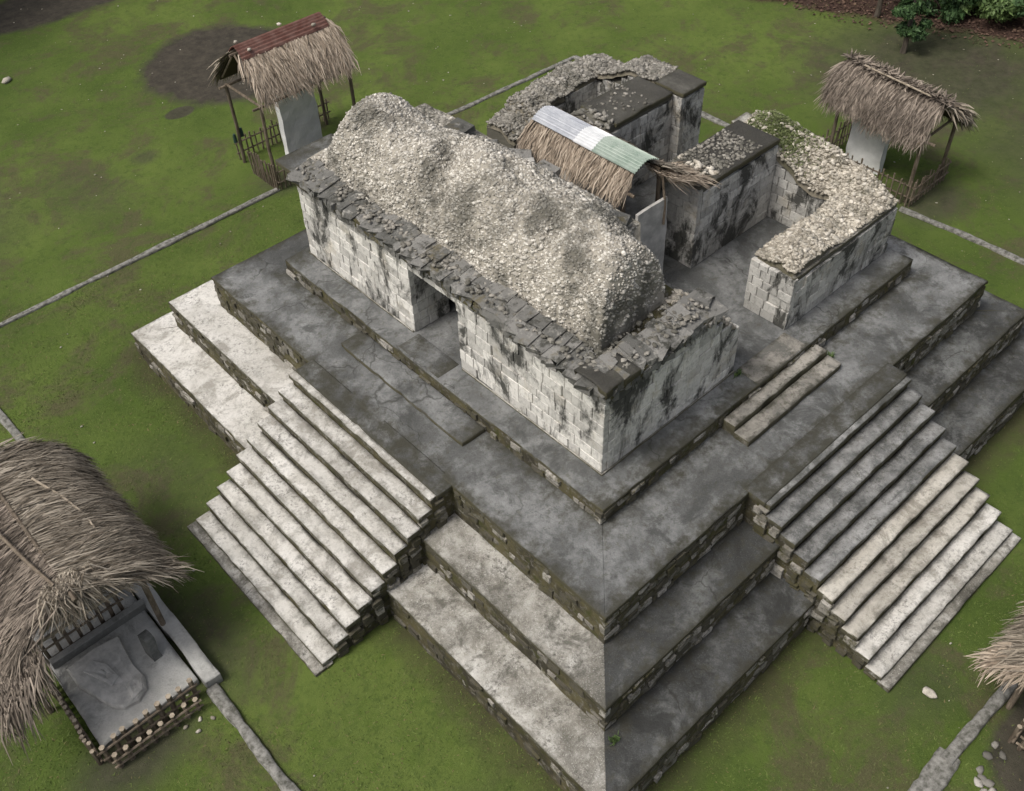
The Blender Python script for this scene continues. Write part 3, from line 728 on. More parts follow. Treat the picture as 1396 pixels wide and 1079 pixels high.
def surf_sample(gx, gy, Zg, n):
    ax = rng.uniform(gx[0], gx[-2], n); ay = rng.uniform(gy[0], gy[-2], n)
    sx = gx[1] - gx[0]; sy = gy[1] - gy[0]
    i = ((ax - gx[0]) / sx).astype(int); j = ((ay - gy[0]) / sy).astype(int)
    i = np.clip(i, 0, len(gx) - 2); j = np.clip(j, 0, len(gy) - 2)
    fx = (ax - gx[i]) / sx; fy = (ay - gy[j]) / sy
    z = Zg[i, j] * (1 - fx) * (1 - fy) + Zg[i + 1, j] * fx * (1 - fy) + Zg[i, j + 1] * (1 - fx) * fy + Zg[i + 1, j + 1] * fx * fy
    slope = np.sqrt(1 + ((Zg[i + 1, j] - Zg[i, j]) / sx) ** 2 + ((Zg[i, j + 1] - Zg[i, j]) / sy) ** 2)
    keep = rng.uniform(0, 4, n) < slope
    return np.stack([ax, ay, z], 1)[keep]
Q = surf_sample(mx, my, MZ, 60000)
Q = Q[mound_h(Q[:, 0], Q[:, 1]) > .02]
joined_stones('rubble', Q + np.array([0, 0, 0]), rng.uniform(.016, .036, len(Q)) * (1 + .8 * (rng.uniform(0, 1, len(Q)) > .9)), 'mound_stone', mound, .75)
# the broken right end of the wall, heaped with rubble
n = 900
Q = np.stack([rng.uniform(2.7, 4.08, n), rng.uniform(.06, 1.0, n) ** 1.0, np.zeros(n)], 1); Q[:, 2] = top_right_end(Q[:, 0]) + .05 + .10 * np.sin(Q[:, 1] * 3.1) + (Q[:, 0] < 3.15) * .10
joined_stones('rubble', Q, rng.uniform(.03, .075, n), 'rubble_fill', front)
for k in range(46):
    s = random.uniform(.08, .15); x = random.uniform(2.75, 4.02); y = random.uniform(.1, 1.0)
    obj('stone', random.choice(RUB['rubble_stone']), w_r, (x, y, float(top_right_end(x)) + .10 + .08 * math.sin(y * 3.1)), (random.uniform(-.4, .4), random.uniform(-.4, .4), random.uniform(0, 6.3)), (s * 1.9, s * 1.4, s * 1.2))
n = 1600
Q = np.stack([rng.uniform(3.3, 4.12, n), rng.uniform(3.0, 10.0, n), np.full(n, H + .30)], 1); Q[:, 2] += .06 * fbm(Q, 1.5, 3)
joined_stones('rubble', Q, rng.uniform(.03, .09, n), 'grey_rubble_fill', front, .6)
# loose fragments between the cornice and the vault
n = 650; q = rng.uniform(0, 1, n)
Q = np.stack([np.where(q < .75, rng.uniform(.0, .72, n), rng.uniform(.5, 3.0, n)), np.where(q < .75, rng.uniform(.3, 10.1, n), rng.uniform(.05, .75, n)), np.full(n, H + .36)], 1)
joined_stones('rubble', Q, rng.uniform(.02, .07, n), 'grey_rubble_fill', front, .6)
# silhouettes of dark flat stones left on the back of the vault
for (x, y, z, sx, sy, a) in [(3.62, 8.3, 2.75, .7, .5, .3), (3.72, 6.25, 2.72, 1.0, .6, .9), (3.85, 5.6, 2.66, .7, .5, .2), (3.35, 3.0, 2.82, .9, .6, .5), (3.8, 7.4, 2.55, .6, .5, 1.0)]:
    obj('roof_slab', random.choice(COR), mound, (x, y, z), (.15, .1, a), (sx, sy, .14))
obj('roof_slab', random.choice(BLK['block']), mound, (3.62, 6.0, 2.86), (.1, .1, -.5), (.5, .13, .1))

# ------------------------------------------------------------------ the ruined rear walls
def rn(P):
    q = np.array(P, float); q[:, 2] = 0; return .11 * vnoise(q, 1.3, 61) + .10 * fbm(q, 2.6, 6)
def rubble_wall(name, label, boxes, faces, tops, mats, loc, nst=250, fill=2600, size=(.045, .10), bed='bed'):
    """boxes: wall cores; faces: dressed facings; tops: height fields scattered with stones"""
    t = empty(name, loc, label, 'wall')
    first = None
    for (x0, x1, y0, y1, f) in boxes:
        zmx = 2.0
        w = rough_box('masonry', x0 + .05, x1 - .02, y0 + .05, y1 - .02, -.02, zmx, 'mortar', t, res=.14, amp=.02, ztop=lambda x, y, f=f: f(x, y) - .05 + rn(np.stack([x, y, 0 * x], 1)))
        first = first or w
    for fc in faces: face_blocks(first, *fc[:3], 0.0, fc[3], fc[4], w=.36, h=.25)
    per = nst // max(1, len(tops)); 
    for (x0, x1, y0, y1, f) in tops:
        gx = np.linspace(x0, x1, max(3, int((x1 - x0) / .08))); gy = np.linspace(y0, y1, max(3, int((y1 - y0) / .08)))
        A, B = np.meshgrid(gx, gy, indexing='ij'); P = np.stack([A.ravel(), B.ravel(), np.zeros(A.size)], 1)
        P[:, 2] = f(P[:, 0], P[:, 1]) + rn(P)
        # pull the rim down so that the bed closes on the wall
        rim = (A.ravel() == gx[0]) | (A.ravel() == gx[-1]) | (B.ravel() == gy[0]) | (B.ravel() == gy[-1]); P[rim, 2] -= .16
        part('rubble_bed', P, grid_faces(len(gx), len(gy)), bed, t)
        for k in range(per):
            x, y = random.uniform(x0 + .03, x1 - .03), random.uniform(y0 + .03, y1 - .03)
            z = float(f(np.array([x]), np.array([y]))[0]) + float(rn(np.array([[x, y, 0.0]]))[0])
            s = random.uniform(*size)
            obj('stone', random.choice(RUB[mats[0]]), first, (x, y, z + s * .25), (random.uniform(-.4, .4), random.uniform(-.4, .4), random.uniform(0, 6.3)), (s * random.uniform(1.4, 2.3), s * random.uniform(1.1, 1.6), s * random.uniform(.9, 1.5)))
        n = int(fill / len(tops))
        Q = np.stack([rng.uniform(x0, x1, n), rng.uniform(y0, y1, n), np.zeros(n)], 1)
        Q[:, 2] = f(Q[:, 0], Q[:, 1]) + rn(Q)
        joined_stones('rubble', Q, rng.uniform(.022, .055, n), mats[1], t)
    return t
def lin(pts):      # piecewise linear helper
    xs_, zs_ = zip(*pts)
    return lambda v: np.interp(v, xs_, zs_)
# right rear wall: along y = 0..1.2 then turning up the back side x = 9.2..10.1
side = lambda x, y: 1.47 + .06 * np.sin(x * 2.1) + .10 * np.exp(-((y - .6) / .35) ** 2) + 0 * y
back_r = lin([(0, 1.42), (.1, 1.44), (.7, 1.82), (1.2, 2.02), (2.0, 2.15), (2.6, 2.25), (3.6, 2.33), (4.2, 2.2)])
inner_r = lin([(0, 1.5), (1.2, 1.45), (1.8, 1.35), (2.6, 1.7), (3.2, 2.0), (4.2, 1.95)])
def backtop(x, y): return inner_r(y) + (back_r(y) - inner_r(y)) * np.clip((x - 9.2) / .7, 0, 1)
rw = rubble_wall('ruined_corner_wall', 'L-shaped ruined wall heaped with beige rubble at the right corner of the temple',
    [(6.0, 10.1, 0, 1.18, lambda x, y: 1.42 + 0 * x), (9.25, 10.1, 1.1, 4.25, lambda x, y: backtop(x, y) - .03)],
    [((6.15, 0), (1, 0), 3.95, lambda s: 1.42, 'block_grey'), ((6.0, 1.18), (0, -1), 1.18, lambda s: 1.42, 'block_grey'),
     ((9.25, 3.1), (0, -1), 1.95, lambda s: float(inner_r(3.1 - s)) - .05, 'block_grey'), ((9.4, 4.25 - 3.1), (1, 0), .01, lambda s: 1, 'block_grey')],
    [(6.08, 9.3, .10, 1.16, lambda x, y: side(x, y) + .02), (9.2, 10.08, .06, 4.22, backtop)], ('rubble_stone', 'rubble_fill'), (9, .6, 0), 290, 6500)
box_slab('wall_coping', 6.02, 10.08, .02, .16, 1.44, .06, 'sill_plaster', rw, res=.12, chip=.04)
box_slab('wall_coping', 9.35, 10.0, 3.9, 4.5, 2.08, .1, 'mottled_plaster', rw, res=.1, chip=.05, amp=.03)

n = 5200
Q = np.stack([rng.normal(9.65, .28, n), rng.normal(3.3, .5, n), np.zeros(n)], 1); Q = Q[(Q[:, 0] > 9.25) & (Q[:, 0] < 10.05) & (Q[:, 1] < 4.15) & (Q[:, 1] > 1.9)]; n = len(Q)
Q[:, 2] = backtop(Q[:, 0], Q[:, 1]) + rn(Q) + .035
dd = np.stack([rng.normal(0, .7, n), rng.normal(0, .7, n), rng.uniform(.1, .6, n)], 1)
MAT['moss'] = m_leaf('moss', (0.07, 0.09, 0.03), (0.17, 0.20, 0.085))
moss_data = (Q, dd, n)
# left rear wall, mirrored and darker
leftz = lin([(6.0, 1.12), (6.7, 1.2), (6.85, 1.5), (8.0, 1.68), (9.1, 1.72), (10.1, 1.6)])
backl = lin([(5.9, 2.36), (7.0, 2.38), (7.8, 2.36), (8.4, 1.98), (8.8, 1.8), (9.5, 1.82), (10.1, 1.58)])
lw = rubble_wall('ruined_far_wall', 'L-shaped dark grey ruined rubble wall at the far corner behind the temple',
    [(6.0, 10.1, 8.95, 10.1, lambda x, y: leftz(x) - .03), (9.2, 10.1, 6.85, 9.0, lambda x, y: backl(y) - .25 * (x < 9.4))],
    [((6.0, 10.1), (0, -1), 1.15, lambda s: .7, 'block_grey'), ((6.1, 8.95), (1, 0), 3.1, lambda s: float(leftz(s + 6.1)) - .1, 'block_grey'), ((9.2, 9.0), (0, -1), 2.1, lambda s: float(backl(9.0 - s)) - .2, 'block_grey')],
    [(6.02, 9.3, 8.96, 10.08, lambda x, y: leftz(x) + .02 + .12 * np.exp(-((y - 9.5) / .3) ** 2)), (9.2, 10.1, 6.86, 10.08, lambda x, y: backl(y) + .02)], ('grey_rubble_stone', 'grey_rubble_fill'), (9, 9.5, 0), 290, 6500)

def jamb_block(name, label, x0, x1, y0, y1, z1, cap, loc, rub=0):
    t = empty(name, loc, label, 'wall')
    w = rough_box('masonry', x0 + .05, x1 - .02, y0 + .05, y1 - .02, -.02, z1 - .02, 'mortar', t, res=.15, amp=.012)
    face_blocks(w, (x0, y1), (0, -1), y1 - y0, 0, lambda s: z1 - .08, 'block_grey', w=.36, h=.27)
    face_blocks(w, (x0 + .145, y0), (1, 0), x1 - x0 - .145, 0, lambda s: z1 - .08, 'block_grey', w=.40, h=.27)
    box_slab('cap_slab', cap[0], cap[1], cap[2], cap[3], z1 + .02, .12, 'cap_plaster', t, res=.1, amp=.02, chip=.04)
    if rub:
        n = rub; Q = np.stack([rng.uniform(x0 + .05, cap[1] - .6, n), rng.uniform(y0 + .08, y1 - .05, n), np.full(n, z1 + .03)], 1)
        joined_stones('rubble', Q, rng.uniform(.02, .06, n), 'grey_rubble_fill', t)
    return t
jb = jamb_block('jamb_wall', 'tall block wall with black streaks and flat dark top right of the tin-roofed shelter', 6.22, 9.22, 2.92, 4.15, 2.32, (6.75, 9.2, 2.88, 4.17), (7.5, 3.5, 0), 420)
for k in range(40):
    s = random.uniform(.06, .12)
    obj('stone', random.choice(RUB['rubble_stone']), jb, (random.uniform(6.25, 7.0), random.uniform(2.95, 4.1), 2.33 + random.uniform(-.02, .1)), (random.uniform(-.5, .5), random.uniform(-.5, .5), random.uniform(0, 6)), (s * 1.9, s * 1.3, s * 1.2))
ja = jamb_block('jamb_wall', 'tall block wall with flat black top behind the tin-roofed shelter', 6.22, 9.15, 6.2, 7.4, 2.32, (6.95, 9.13, 6.17, 7.45), (7.5, 6.8, 0), 60)
for k in range(50):
    s = random.uniform(.06, .13)
    obj('stone', random.choice(RUB['grey_rubble_stone']), ja, (random.uniform(6.25, 7.1), random.uniform(6.25, 7.35), 2.31 + random.uniform(-.02, .08)), (random.uniform(-.5, .5), random.uniform(-.5, .5), random.uniform(0, 6)), (s * 1.9, s * 1.3, s * 1.2))
jd = jamb_block('door_pier', 'short block pier with flat black top at the rear doorway', 9.17, 10.08, 5.92, 6.84, 2.36, (9.16, 10.1, 5.88, 6.86), (9.6, 6.4, 0))

# ------------------------------------------------------------------ thatch
def strands(name, mat, parent, roots, dirs, lens, width, lift=.05, droop=0.0, kind='stuff'):
    """flat palm-leaf strands: three-point ribbons"""
    n = len(roots); dirs = dirs / np.linalg.norm(dirs, axis=1)[:, None]
    side_ = np.cross(dirs, np.array([0, 0, 1.0])[None]); ln = np.linalg.norm(side_, axis=1)[:, None]; side_ = side_ / np.maximum(ln, 1e-6)
    nrm = np.cross(side_, dirs); tw = rng.uniform(-.9, .9, n)[:, None]
    side_ = side_ * np.cos(tw) + nrm * np.sin(tw)
    w = (width * rng.uniform(.6, 1.4, n))[:, None]; L = lens[:, None]; up = nrm * (lift * rng.uniform(-.2, 1, n))[:, None]
    bend = rng.normal(0, .06, n)[:, None] * L * np.cross(nrm, dirs)
    p0 = roots; p1 = roots + dirs * L * .5 + up + bend; p2 = roots + dirs * L + up * .7 + np.array([0, 0, -1.0]) * (droop * rng.uniform(0, 1, n))[:, None] * L - bend * .5
    V = np.stack([p0 - side_ * w * .5, p0 + side_ * w * .5, p1 - side_ * w * .55, p1 + side_ * w * .55, p2 - side_ * w * .12, p2 + side_ * w * .12], 1).reshape(-1, 3)
    o = (np.arange(n) * 6)[:, None, None]
    F = (np.array([[0, 1, 3, 2], [2, 3, 5, 4]])[None] + o).reshape(-1, 4)
    return part(name, V, F, mat, parent, kind=kind)
def slope_thatch(parent, r0, r1, fall, n, width, mat, spread=.25, s_rng=(0, .8), strand=.45, belly=0.0, over=.1, endspread=1.0, under=True, skew=0.0, lift=.05):
    """strands laid down a roof slope from the ridge r0-r1 by the fall vector"""
    r0, r1, fall = map(lambda v: np.array(v, float), (r0, r1, fall)); ax = r1 - r0; Lr = np.linalg.norm(ax); axn = ax / Lr; Lf = np.linalg.norm(fall)
    u = rng.uniform(-.02, 1.02, n); s = rng.uniform(s_rng[0], s_rng[1], n)
    nr = np.cross(axn, fall / Lf); nr = nr * np.sign(nr[2])
    bel = belly * np.sin(np.clip(s, 0, 1) * np.pi)
    roots = r0[None] + ax[None] * u[:, None] + fall[None] * s[:, None] + nr[None] * (bel + .03)[:, None] + rng.normal(0, .015, (n, 3))
    d = fall[None] / Lf + axn[None] * (rng.normal(0, spread * .5, n) + skew + endspread * .9 * np.sign(u - .5) * np.clip(np.abs(u - .5) * 2 - .82, 0, 1) * 3)[:, None]
    cl_ = np.stack([u * Lr, s * Lf * .5, np.zeros(n)], 1); wob = fbm(cl_, 2.4, 33, 2)
    d = d + axn[None] * (wob * .38)[:, None]
    roots = roots + nr[None] * (.05 * np.clip(vnoise(cl_, 3.5, 41), -.5, 1))[:, None]
    d = d + nr[None] * (belly * np.pi / Lf * np.cos(np.clip(s + .1, 0, 1) * np.pi))[:, None]
    lens = Lf * strand * rng.uniform(.6, 1.25, n) * (1 + .22 * vnoise(cl_ * np.array([1, .2, 0]), 4.5, 51))
    strands('thatch', mat, parent, roots, d, lens, width, lift=lift, droop=.12)
    if under:
        k = 10; V = []
        for i in range(k + 1):
            t = i / k
            for q in (r0, r1): V.append(q + fall * t * .97 + nr * (belly * math.sin(t * math.pi) - .015))
        for i in range(k + 1):
            t = i / k
            for q in (r0, r1): V.append(q + fall * t * .97 + nr * (belly * math.sin(t * math.pi) - .07))
        m_ = 2 * (k + 1)
        F = [(2 * i, 2 * i + 1, 2 * i + 3, 2 * i + 2) for i in range(k)] + [(m_ + 2 * i, m_ + 2 * i + 2, m_ + 2 * i + 3, m_ + 2 * i + 1) for i in range(k)]
        F += [(2 * i, 2 * i + 2, m_ + 2 * i + 2, m_ + 2 * i) for i in range(k)] + [(2 * i + 1, m_ + 2 * i + 1, m_ + 2 * i + 3, 2 * i + 3) for i in range(k)]
        F += [(2 * k, 2 * k + 1, m_ + 2 * k + 1, m_ + 2 * k), (0, m_, m_ + 1, 1)]
        part('roof_panel', V, F, 'thatch_under', parent)
def corrugated(name, parent, a, b, half, drop, mat, n=None, t0=0, t1=1, thick=.004, ribs=.07):
    """a corrugated sheet bent over the ridge a-b; corrugations run along the ridge"""
    a = np.array(a, float); b = np.array(b, float); ax = b - a; axn = ax / np.linalg.norm(ax); sd_ = np.array([axn[1], -axn[0], 0])
    k = max(24, int(2 * half / ribs) * 6); V = []; F = []
    for t in (t0, t1):
        for i in range(k + 1):
            q = -1 + 2 * i / k; z = -drop * (abs(q) ** 1.5) + .024 * math.sin(q * half / ribs * 2 * math.pi)
            V.append(a + ax * t + sd_ * q * half + np.array([0, 0, z]))
    m_ = len(V)
    V += [v - np.array([0, 0, thick + .004]) for v in V]
    for i in range(k):
        F.append((i, i + 1, k + 1 + i + 1, k + 1 + i)); F.append((m_ + i, m_ + k + 1 + i, m_ + k + 2 + i, m_ + i + 1))
        F.append((i, m_ + i, m_ + i + 1, i + 1)); F.append((k + 1 + i, k + 2 + i, m_ + k + 2 + i, m_ + k + 1 + i))
    F.append((0, k + 1, m_ + k + 1, m_)); F.append((k, m_ + k, m_ + 2 * k + 1, 2 * k + 1))
    return part(name, V, F, mat, parent)
def picket_fence(name, p0, p1, z0, h, label, n=None, gap=.17, tall=.0, w=.055, group=None, tip=True, rail=True, lean=.05):
    p0 = Vector((*p0, z0)); p1 = Vector((*p1, z0)); L = (p1 - p0).length; n = n or int(L / gap)
    t = empty(name, (p0 + p1) / 2, label, 'fence', group)
    for i in range(n + 1):
        q = p0.lerp(p1, i / n); hh = h * random.uniform(.9, 1.1); o = Vector((random.uniform(-lean, lean), random.uniform(-lean, lean), hh))
        pk = tube([q - Vector((0, 0, .05)), q + o], w * random.uniform(.8, 1.15) / 2, 'wood', 'picket', t, 6, jitter=.1)
        if tip: tube([q + o * 1.0 + Vector((0, 0, .001)), q + o * 1.0 + Vector((0, 0, .02))], w / 2 * 1.02, 'cut_wood', 'cut_end', pk, 6)
    if rail:
        for zz in (h * .35, h * .8):
            dv = (p1 - p0).normalized(); sd_ = Vector((dv.y, -dv.x, 0)) * .05
            tube([p0 + sd_ + Vector((0, 0, zz)) - dv * .1, (p0 + p1) / 2 + sd_ + Vector((0, 0, zz + .015)), p1 + sd_ + Vector((0, 0, zz)) + dv * .1], .026, 'wood', 'rail', t, 6, jitter=.1)
    return t
def rough_slab_upright(name, parent, c, w, d, z0, z1, mat, ang=0, taper=.95, tilt=0.0, round_top=.06):
    """upright or lying stone slab with uneven edges"""
    nx, nz = 9, 14; V = []; F = []
    for s, y in ((0, -d / 2), (1, d / 2)):
        for i in range(nx):
            for j in range(nz):
                u, v = i / (nx - 1) * 2 - 1, j / (nz - 1)
                x = u * w / 2 * (1 + (taper - 1) * v) ; z = (z1 - z0) * v * (1 - round_top * (abs(u) ** 3) * v)
                V.append((x, y, z))
    V = np.array(V); V[:, 0] += .025 * vnoise(V * [0, 1, 1], 3, 4) ; V[:, 1] += .03 * vnoise(V, 2.5, 6); V[:, 2] += .03 * vnoise(V * [1, 0, 0], 3, 9) * (V[:, 2] > .1)
    q = nx * nz
    for i in range(nx - 1):
        for j in range(nz - 1):
            a = i * nz + j; F.append((a, a + nz, a + nz + 1, a + 1)); F.append((q + a, q + a + 1, q + a + nz + 1, q + a + nz))
    for i in range(nx - 1):
        F.append((i * nz, q + i * nz, q + (i + 1) * nz, (i + 1) * nz)); a = i * nz + nz - 1; F.append((a, a + nz, q + a + nz, q + a))
    for j in range(nz - 1):
        F.append((j, j + 1, q + j + 1, q + j)); a = (nx - 1) * nz + j; F.append((a, q + a, q + a + 1, a + 1))
    M = Matrix.Translation((*c, z0)) @ Matrix.Rotation(ang, 4, 'Z') @ Matrix.Rotation(tilt, 4, 'X')
    return part(name, [M @ Vector(v) for v in V], F, mat, parent)

strands('moss', 'moss', rw, moss_data[0], moss_data[1], rng.uniform(.03, .07, moss_data[2]), .03, lift=.01)

# ------------------------------------------------------------------ tin and thatch shelter inside the temple
ts = empty('temple_shelter', (5.05, 5.1, 0), 'small shelter with grey and green tin ridge over pale thatch inside the temple', 'shelter')
ra, rb = (5.05, 6.82, 3.34), (5.05, 3.55, 3.34)
corrugated('tin_sheet', ts, ra, rb, .38, .16, 'grey_tin', t0=0, t1=.50)
corrugated('tin_sheet', ts, (5.05, 6.82, 3.352), (5.05, 3.55, 3.352), .39, .16, 'bright_tin', t0=.42, t1=.60)
corrugated('tin_sheet', ts, (5.05, 6.82, 3.346), (5.05, 3.55, 3.346), .39, .16, 'green_tin', t0=.55, t1=1.0)
slope_thatch(ts, (4.80, 6.8, 3.15), (4.80, 3.7, 3.15), (-.50, 0, -.54), 2400, .022, 'thatch_pale', spread=.3, strand=.6, skew=.05, s_rng=(-.05, .62), endspread=.0)
slope_thatch(ts, (5.33, 6.75, 3.1), (5.33, 3.4, 3.1), (.75, 0, -.5), 2200, .022, 'thatch', spread=.5, strand=.6, s_rng=(-.05, .65), endspread=.6)
n = 900
rt = np.stack([rng.uniform(5.2, 6.3, n), rng.uniform(2.95, 3.8, n), np.zeros(n)], 1); rt[:, 2] = 3.05 - (rt[:, 0] - 5.2) * .42 + rng.uniform(-.08, .03, n)
dd = np.stack([rng.uniform(.3, 1, n), rng.uniform(-.7, .3, n), rng.uniform(-.7, -.25, n)], 1)
strands('loose_thatch', 'thatch_pale', ts, rt, dd, rng.uniform(.3, .65, n), .02)
for (x, y) in ((4.55, 3.75), (5.75, 3.75), (4.55, 6.5), (5.75, 6.5)):
    tube([(x, y, 0), (x + .02, y, 1.3), (x, y, 2.75)], .055, 'wood', 'post', ts, 8, jitter=.08)
for x in (4.5, 5.8): tube([(x, 3.4, 2.72), (x, 6.8, 2.74)], .04, 'wood', 'beam', ts, 7, jitter=.08)
for y in (3.7, 5.1, 6.6):
    tube([(4.25, y, 2.58), (5.05, y, 3.22)], .03, 'wood', 'rafter', ts, 6); tube([(5.95, y, 2.62), (5.05, y, 3.22)], .03, 'wood', 'rafter', ts, 6)
tube([(5.3, 3.3, 2.95), (5.35, 3.2, 2.2), (5.3, 3.15, 1.7)], .03, 'wood', 'post', ts, 6, jitter=.1)
st = empty('central_stela', (5.05, 5.1, 0), 'upright grey carved stone under the tin ridge inside the temple', 'stela')
rough_slab_upright('slab', st, (5.05, 5.1), 1.3, .3, 0, 2.6, 'stela', 0)
tb = rough_slab_upright('stone_slab', None, (4.95, 3.2), 1.0, .08, 0.02, 2.35, 'stela', .0, 1.0, -.02, 0)
tag(tb, 'plain grey upright stone slab under the near end of the tin ridge', 'stone slab')

# ------------------------------------------------------------------ free-standing stela shelters
def shelter_frame(t, x0, x1, y0, y1, ridge_along, zr, ze, posts):
    for (x, y) in posts: tube([(x, y, G - .05), (x + random.uniform(-.04, .04), y + random.uniform(-.04, .04), (G + ze) / 2), (x, y, ze + .08)], .06, 'wood', 'post', t, 8, jitter=.1)
# A: far left, red tin ridge
sa = empty('stela_shelter', (5.0, 18.8, G), 'thatched shelter with rusty red tin ridge standing on posts left of the temple', 'shelter', 'thatched shelters around the platform')
shelter_frame(sa, 0, 0, 0, 0, 0, 0, -.35, [(3.35, 17.75), (6.75, 17.75), (3.3, 19.75), (6.75, 19.75)])
slope_thatch(sa, (3.45, 18.62, 1.12), (6.75, 18.62, 1.12), (0, -1.08, -1.15), 4200, .032, 'thatch_pale', spread=.35, strand=.4, belly=.08, endspread=.35)
slope_thatch(sa, (3.35, 18.95, 1.12), (6.75, 18.95, 1.12), (0, 1.3, -1.4), 2600, .032, 'thatch', spread=.45, strand=.4, belly=.08, endspread=.5)
corrugated('tin_sheet', sa, (3.4, 18.78, 1.33), (6.65, 18.78, 1.33), .42, .30, 'red_tin', t0=0, t1=1, ribs=.09)
for (x, y, z) in ((3.75, 18.45, 1.17), (6.1, 18.4, 1.17), (3.7, 19.15, 1.2), (5.3, 19.15, 1.22)):
    obj('roof_stone', RUB['rubble_stone'][0], sa, (x, y, z + .06), (0, 0, x), (.17, .13, .12))
tube([(3.2, 18.78, 1.1), (6.8, 18.78, 1.12)], .05, 'wood', 'ridge_pole', sa, 7)
for y in (17.75, 19.75): tube([(3.05, y, -.32), (6.95, y, -.30)], .045, 'wood', 'beam', sa, 7, jitter=.08)
for x in (3.35, 5.1, 6.75):
    tube([(x, 18.75, 1.1), (x, 17.6, -.1)], .035, 'wood', 'rafter', sa, 6); tube([(x, 18.8, 1.1), (x, 19.95, -.1)], .035, 'wood', 'rafter', sa, 6)
tube([(3.35, 17.7, -.3), (3.35, 19.8, -.3)], .045, 'wood', 'beam', sa, 7)
s = empty('stela', (5.15, 18.8, G), 'tall white stone slab standing under the red-ridged thatched shelter', 'stela', 'stelae under the shelters')
rough_slab_upright('slab', s, (5.15, 18.8), 1.4, .28, G, -.25, 'white_slab', 0, 1.0, 0)
picket_fence('picket_fence', (3.15, 17.45), (3.15, 18.9), G, .95, 'short grey stick fence on the left end of the red-ridged shelter', n=11, tip=False)
picket_fence('picket_fence', (3.3, 17.45), (7.0, 17.45), G, .85, 'grey stick fence in front of the tall white slab', n=22, tip=False)
picket_fence('picket_fence', (3.3, 20.0), (7.0, 20.0), G, .85, 'stick fence behind the tall white slab', n=20, tip=False)
bt = empty('hanging_bottle', (3.3, 19.75, G + .95), 'dark green bottle hanging on the left post of the red-ridged shelter', 'bottle')
for (dx, dz) in ((-.14, 0), (.14, .12)):
    tube([(3.3 + dx, 19.75, G + .85 + dz), (3.3 + dx, 19.75, G + 1.05 + dz), (3.3 + dx, 19.75, G + 1.12 + dz), (3.3 + dx, 19.75, G + 1.16 + dz)], .07, 'bottle', 'bottle', bt, 9, .04)

# B: far right
sb = empty('stela_shelter', (17.6, 4.3, G), 'brown thatched shelter with sagging ruffled ridge standing right behind the temple', 'shelter', 'thatched shelters around the platform')
shelter_frame(sb, 0, 0, 0, 0, 0, 0, -1.0, [(16.75, 2.7), (16.75, 5.6), (18.5, 2.6), (18.5, 5.6)])
slope_thatch(sb, (17.62, 6.0, .12), (17.62, 2.75, -.12), (-1.02, 0, -.93), 4800, .032, 'thatch_dark', spread=.45, strand=.45, belly=.16, endspread=.45)
slope_thatch(sb, (17.62, 6.0, .12), (17.62, 2.6, -.12), (1.15, -.2, -1.05), 3600, .032, 'thatch_dark', spread=.5, strand=.45, belly=.14, endspread=.5)
n = 900; u = rng.uniform(0, 1, n)
rt = np.stack([17.62 + rng.normal(0, .06, n), 6.1 - 3.55 * u, .17 - .25 * u + rng.uniform(0, .05, n)], 1)
dd = np.stack([rng.choice([-1, 1], n) * rng.uniform(.3, 1, n), rng.uniform(-1.0, .5, n), rng.uniform(-.2, .35, n)], 1)
strands('ridge_thatch', 'thatch_dark', sb, rt, dd, rng.uniform(.2, .4, n), .04)
n = 160
rt = np.stack([rng.uniform(17.5, 18.5, n), rng.uniform(2.35, 2.7, n), rng.uniform(-.35, -.05, n)], 1); rt[:, 2] -= (rt[:, 0] - 17.6) * .5
dd = np.stack([rng.uniform(-.2, .8, n), rng.uniform(-1.0, -.5, n), rng.uniform(-.6, .1, n)], 1)
strands('loose_thatch', 'thatch', sb, rt, dd, rng.uniform(.3, .55, n), .045, droop=.5)
tube([(17.4, 5.4, .22), (17.35, 4.2, .16), (17.4, 3.1, .05)], .03, 'cut_wood', 'ridge_pole', sb, 6)
for y in (2.7, 5.6): tube([(16.5, y, -1.0), (18.9, y, -.98)], .045, 'wood', 'beam', sb, 7)
tube([(16.75, 2.3, -1.0), (16.75, 5.9, -1.0)], .045, 'wood', 'beam', sb, 7)
s = empty('stela', (17.5, 4.7, G), 'white stone slab standing under the brown thatch right behind the temple', 'stela', 'stelae under the shelters')
rough_slab_upright('slab', s, (17.55, 4.75), 1.25, .28, G, -1.0, 'white_slab', math.pi / 2, 1.0, 0)
picket_fence('picket_fence', (16.55, 2.6), (16.55, 5.8), G, .85, 'reddish stick fence in front of the slab right behind the temple', n=17, tip=False)
picket_fence('picket_fence', (16.6, 2.5), (18.6, 2.5), G, .85, 'stick fence on the right end of the brown thatched shelter', n=11, tip=False)
picket_fence('picket_fence', (16.6, 6.0), (18.6, 6.0), G, .95, 'dark stick fence on the left end of the brown thatched shelter', n=11, tip=False)

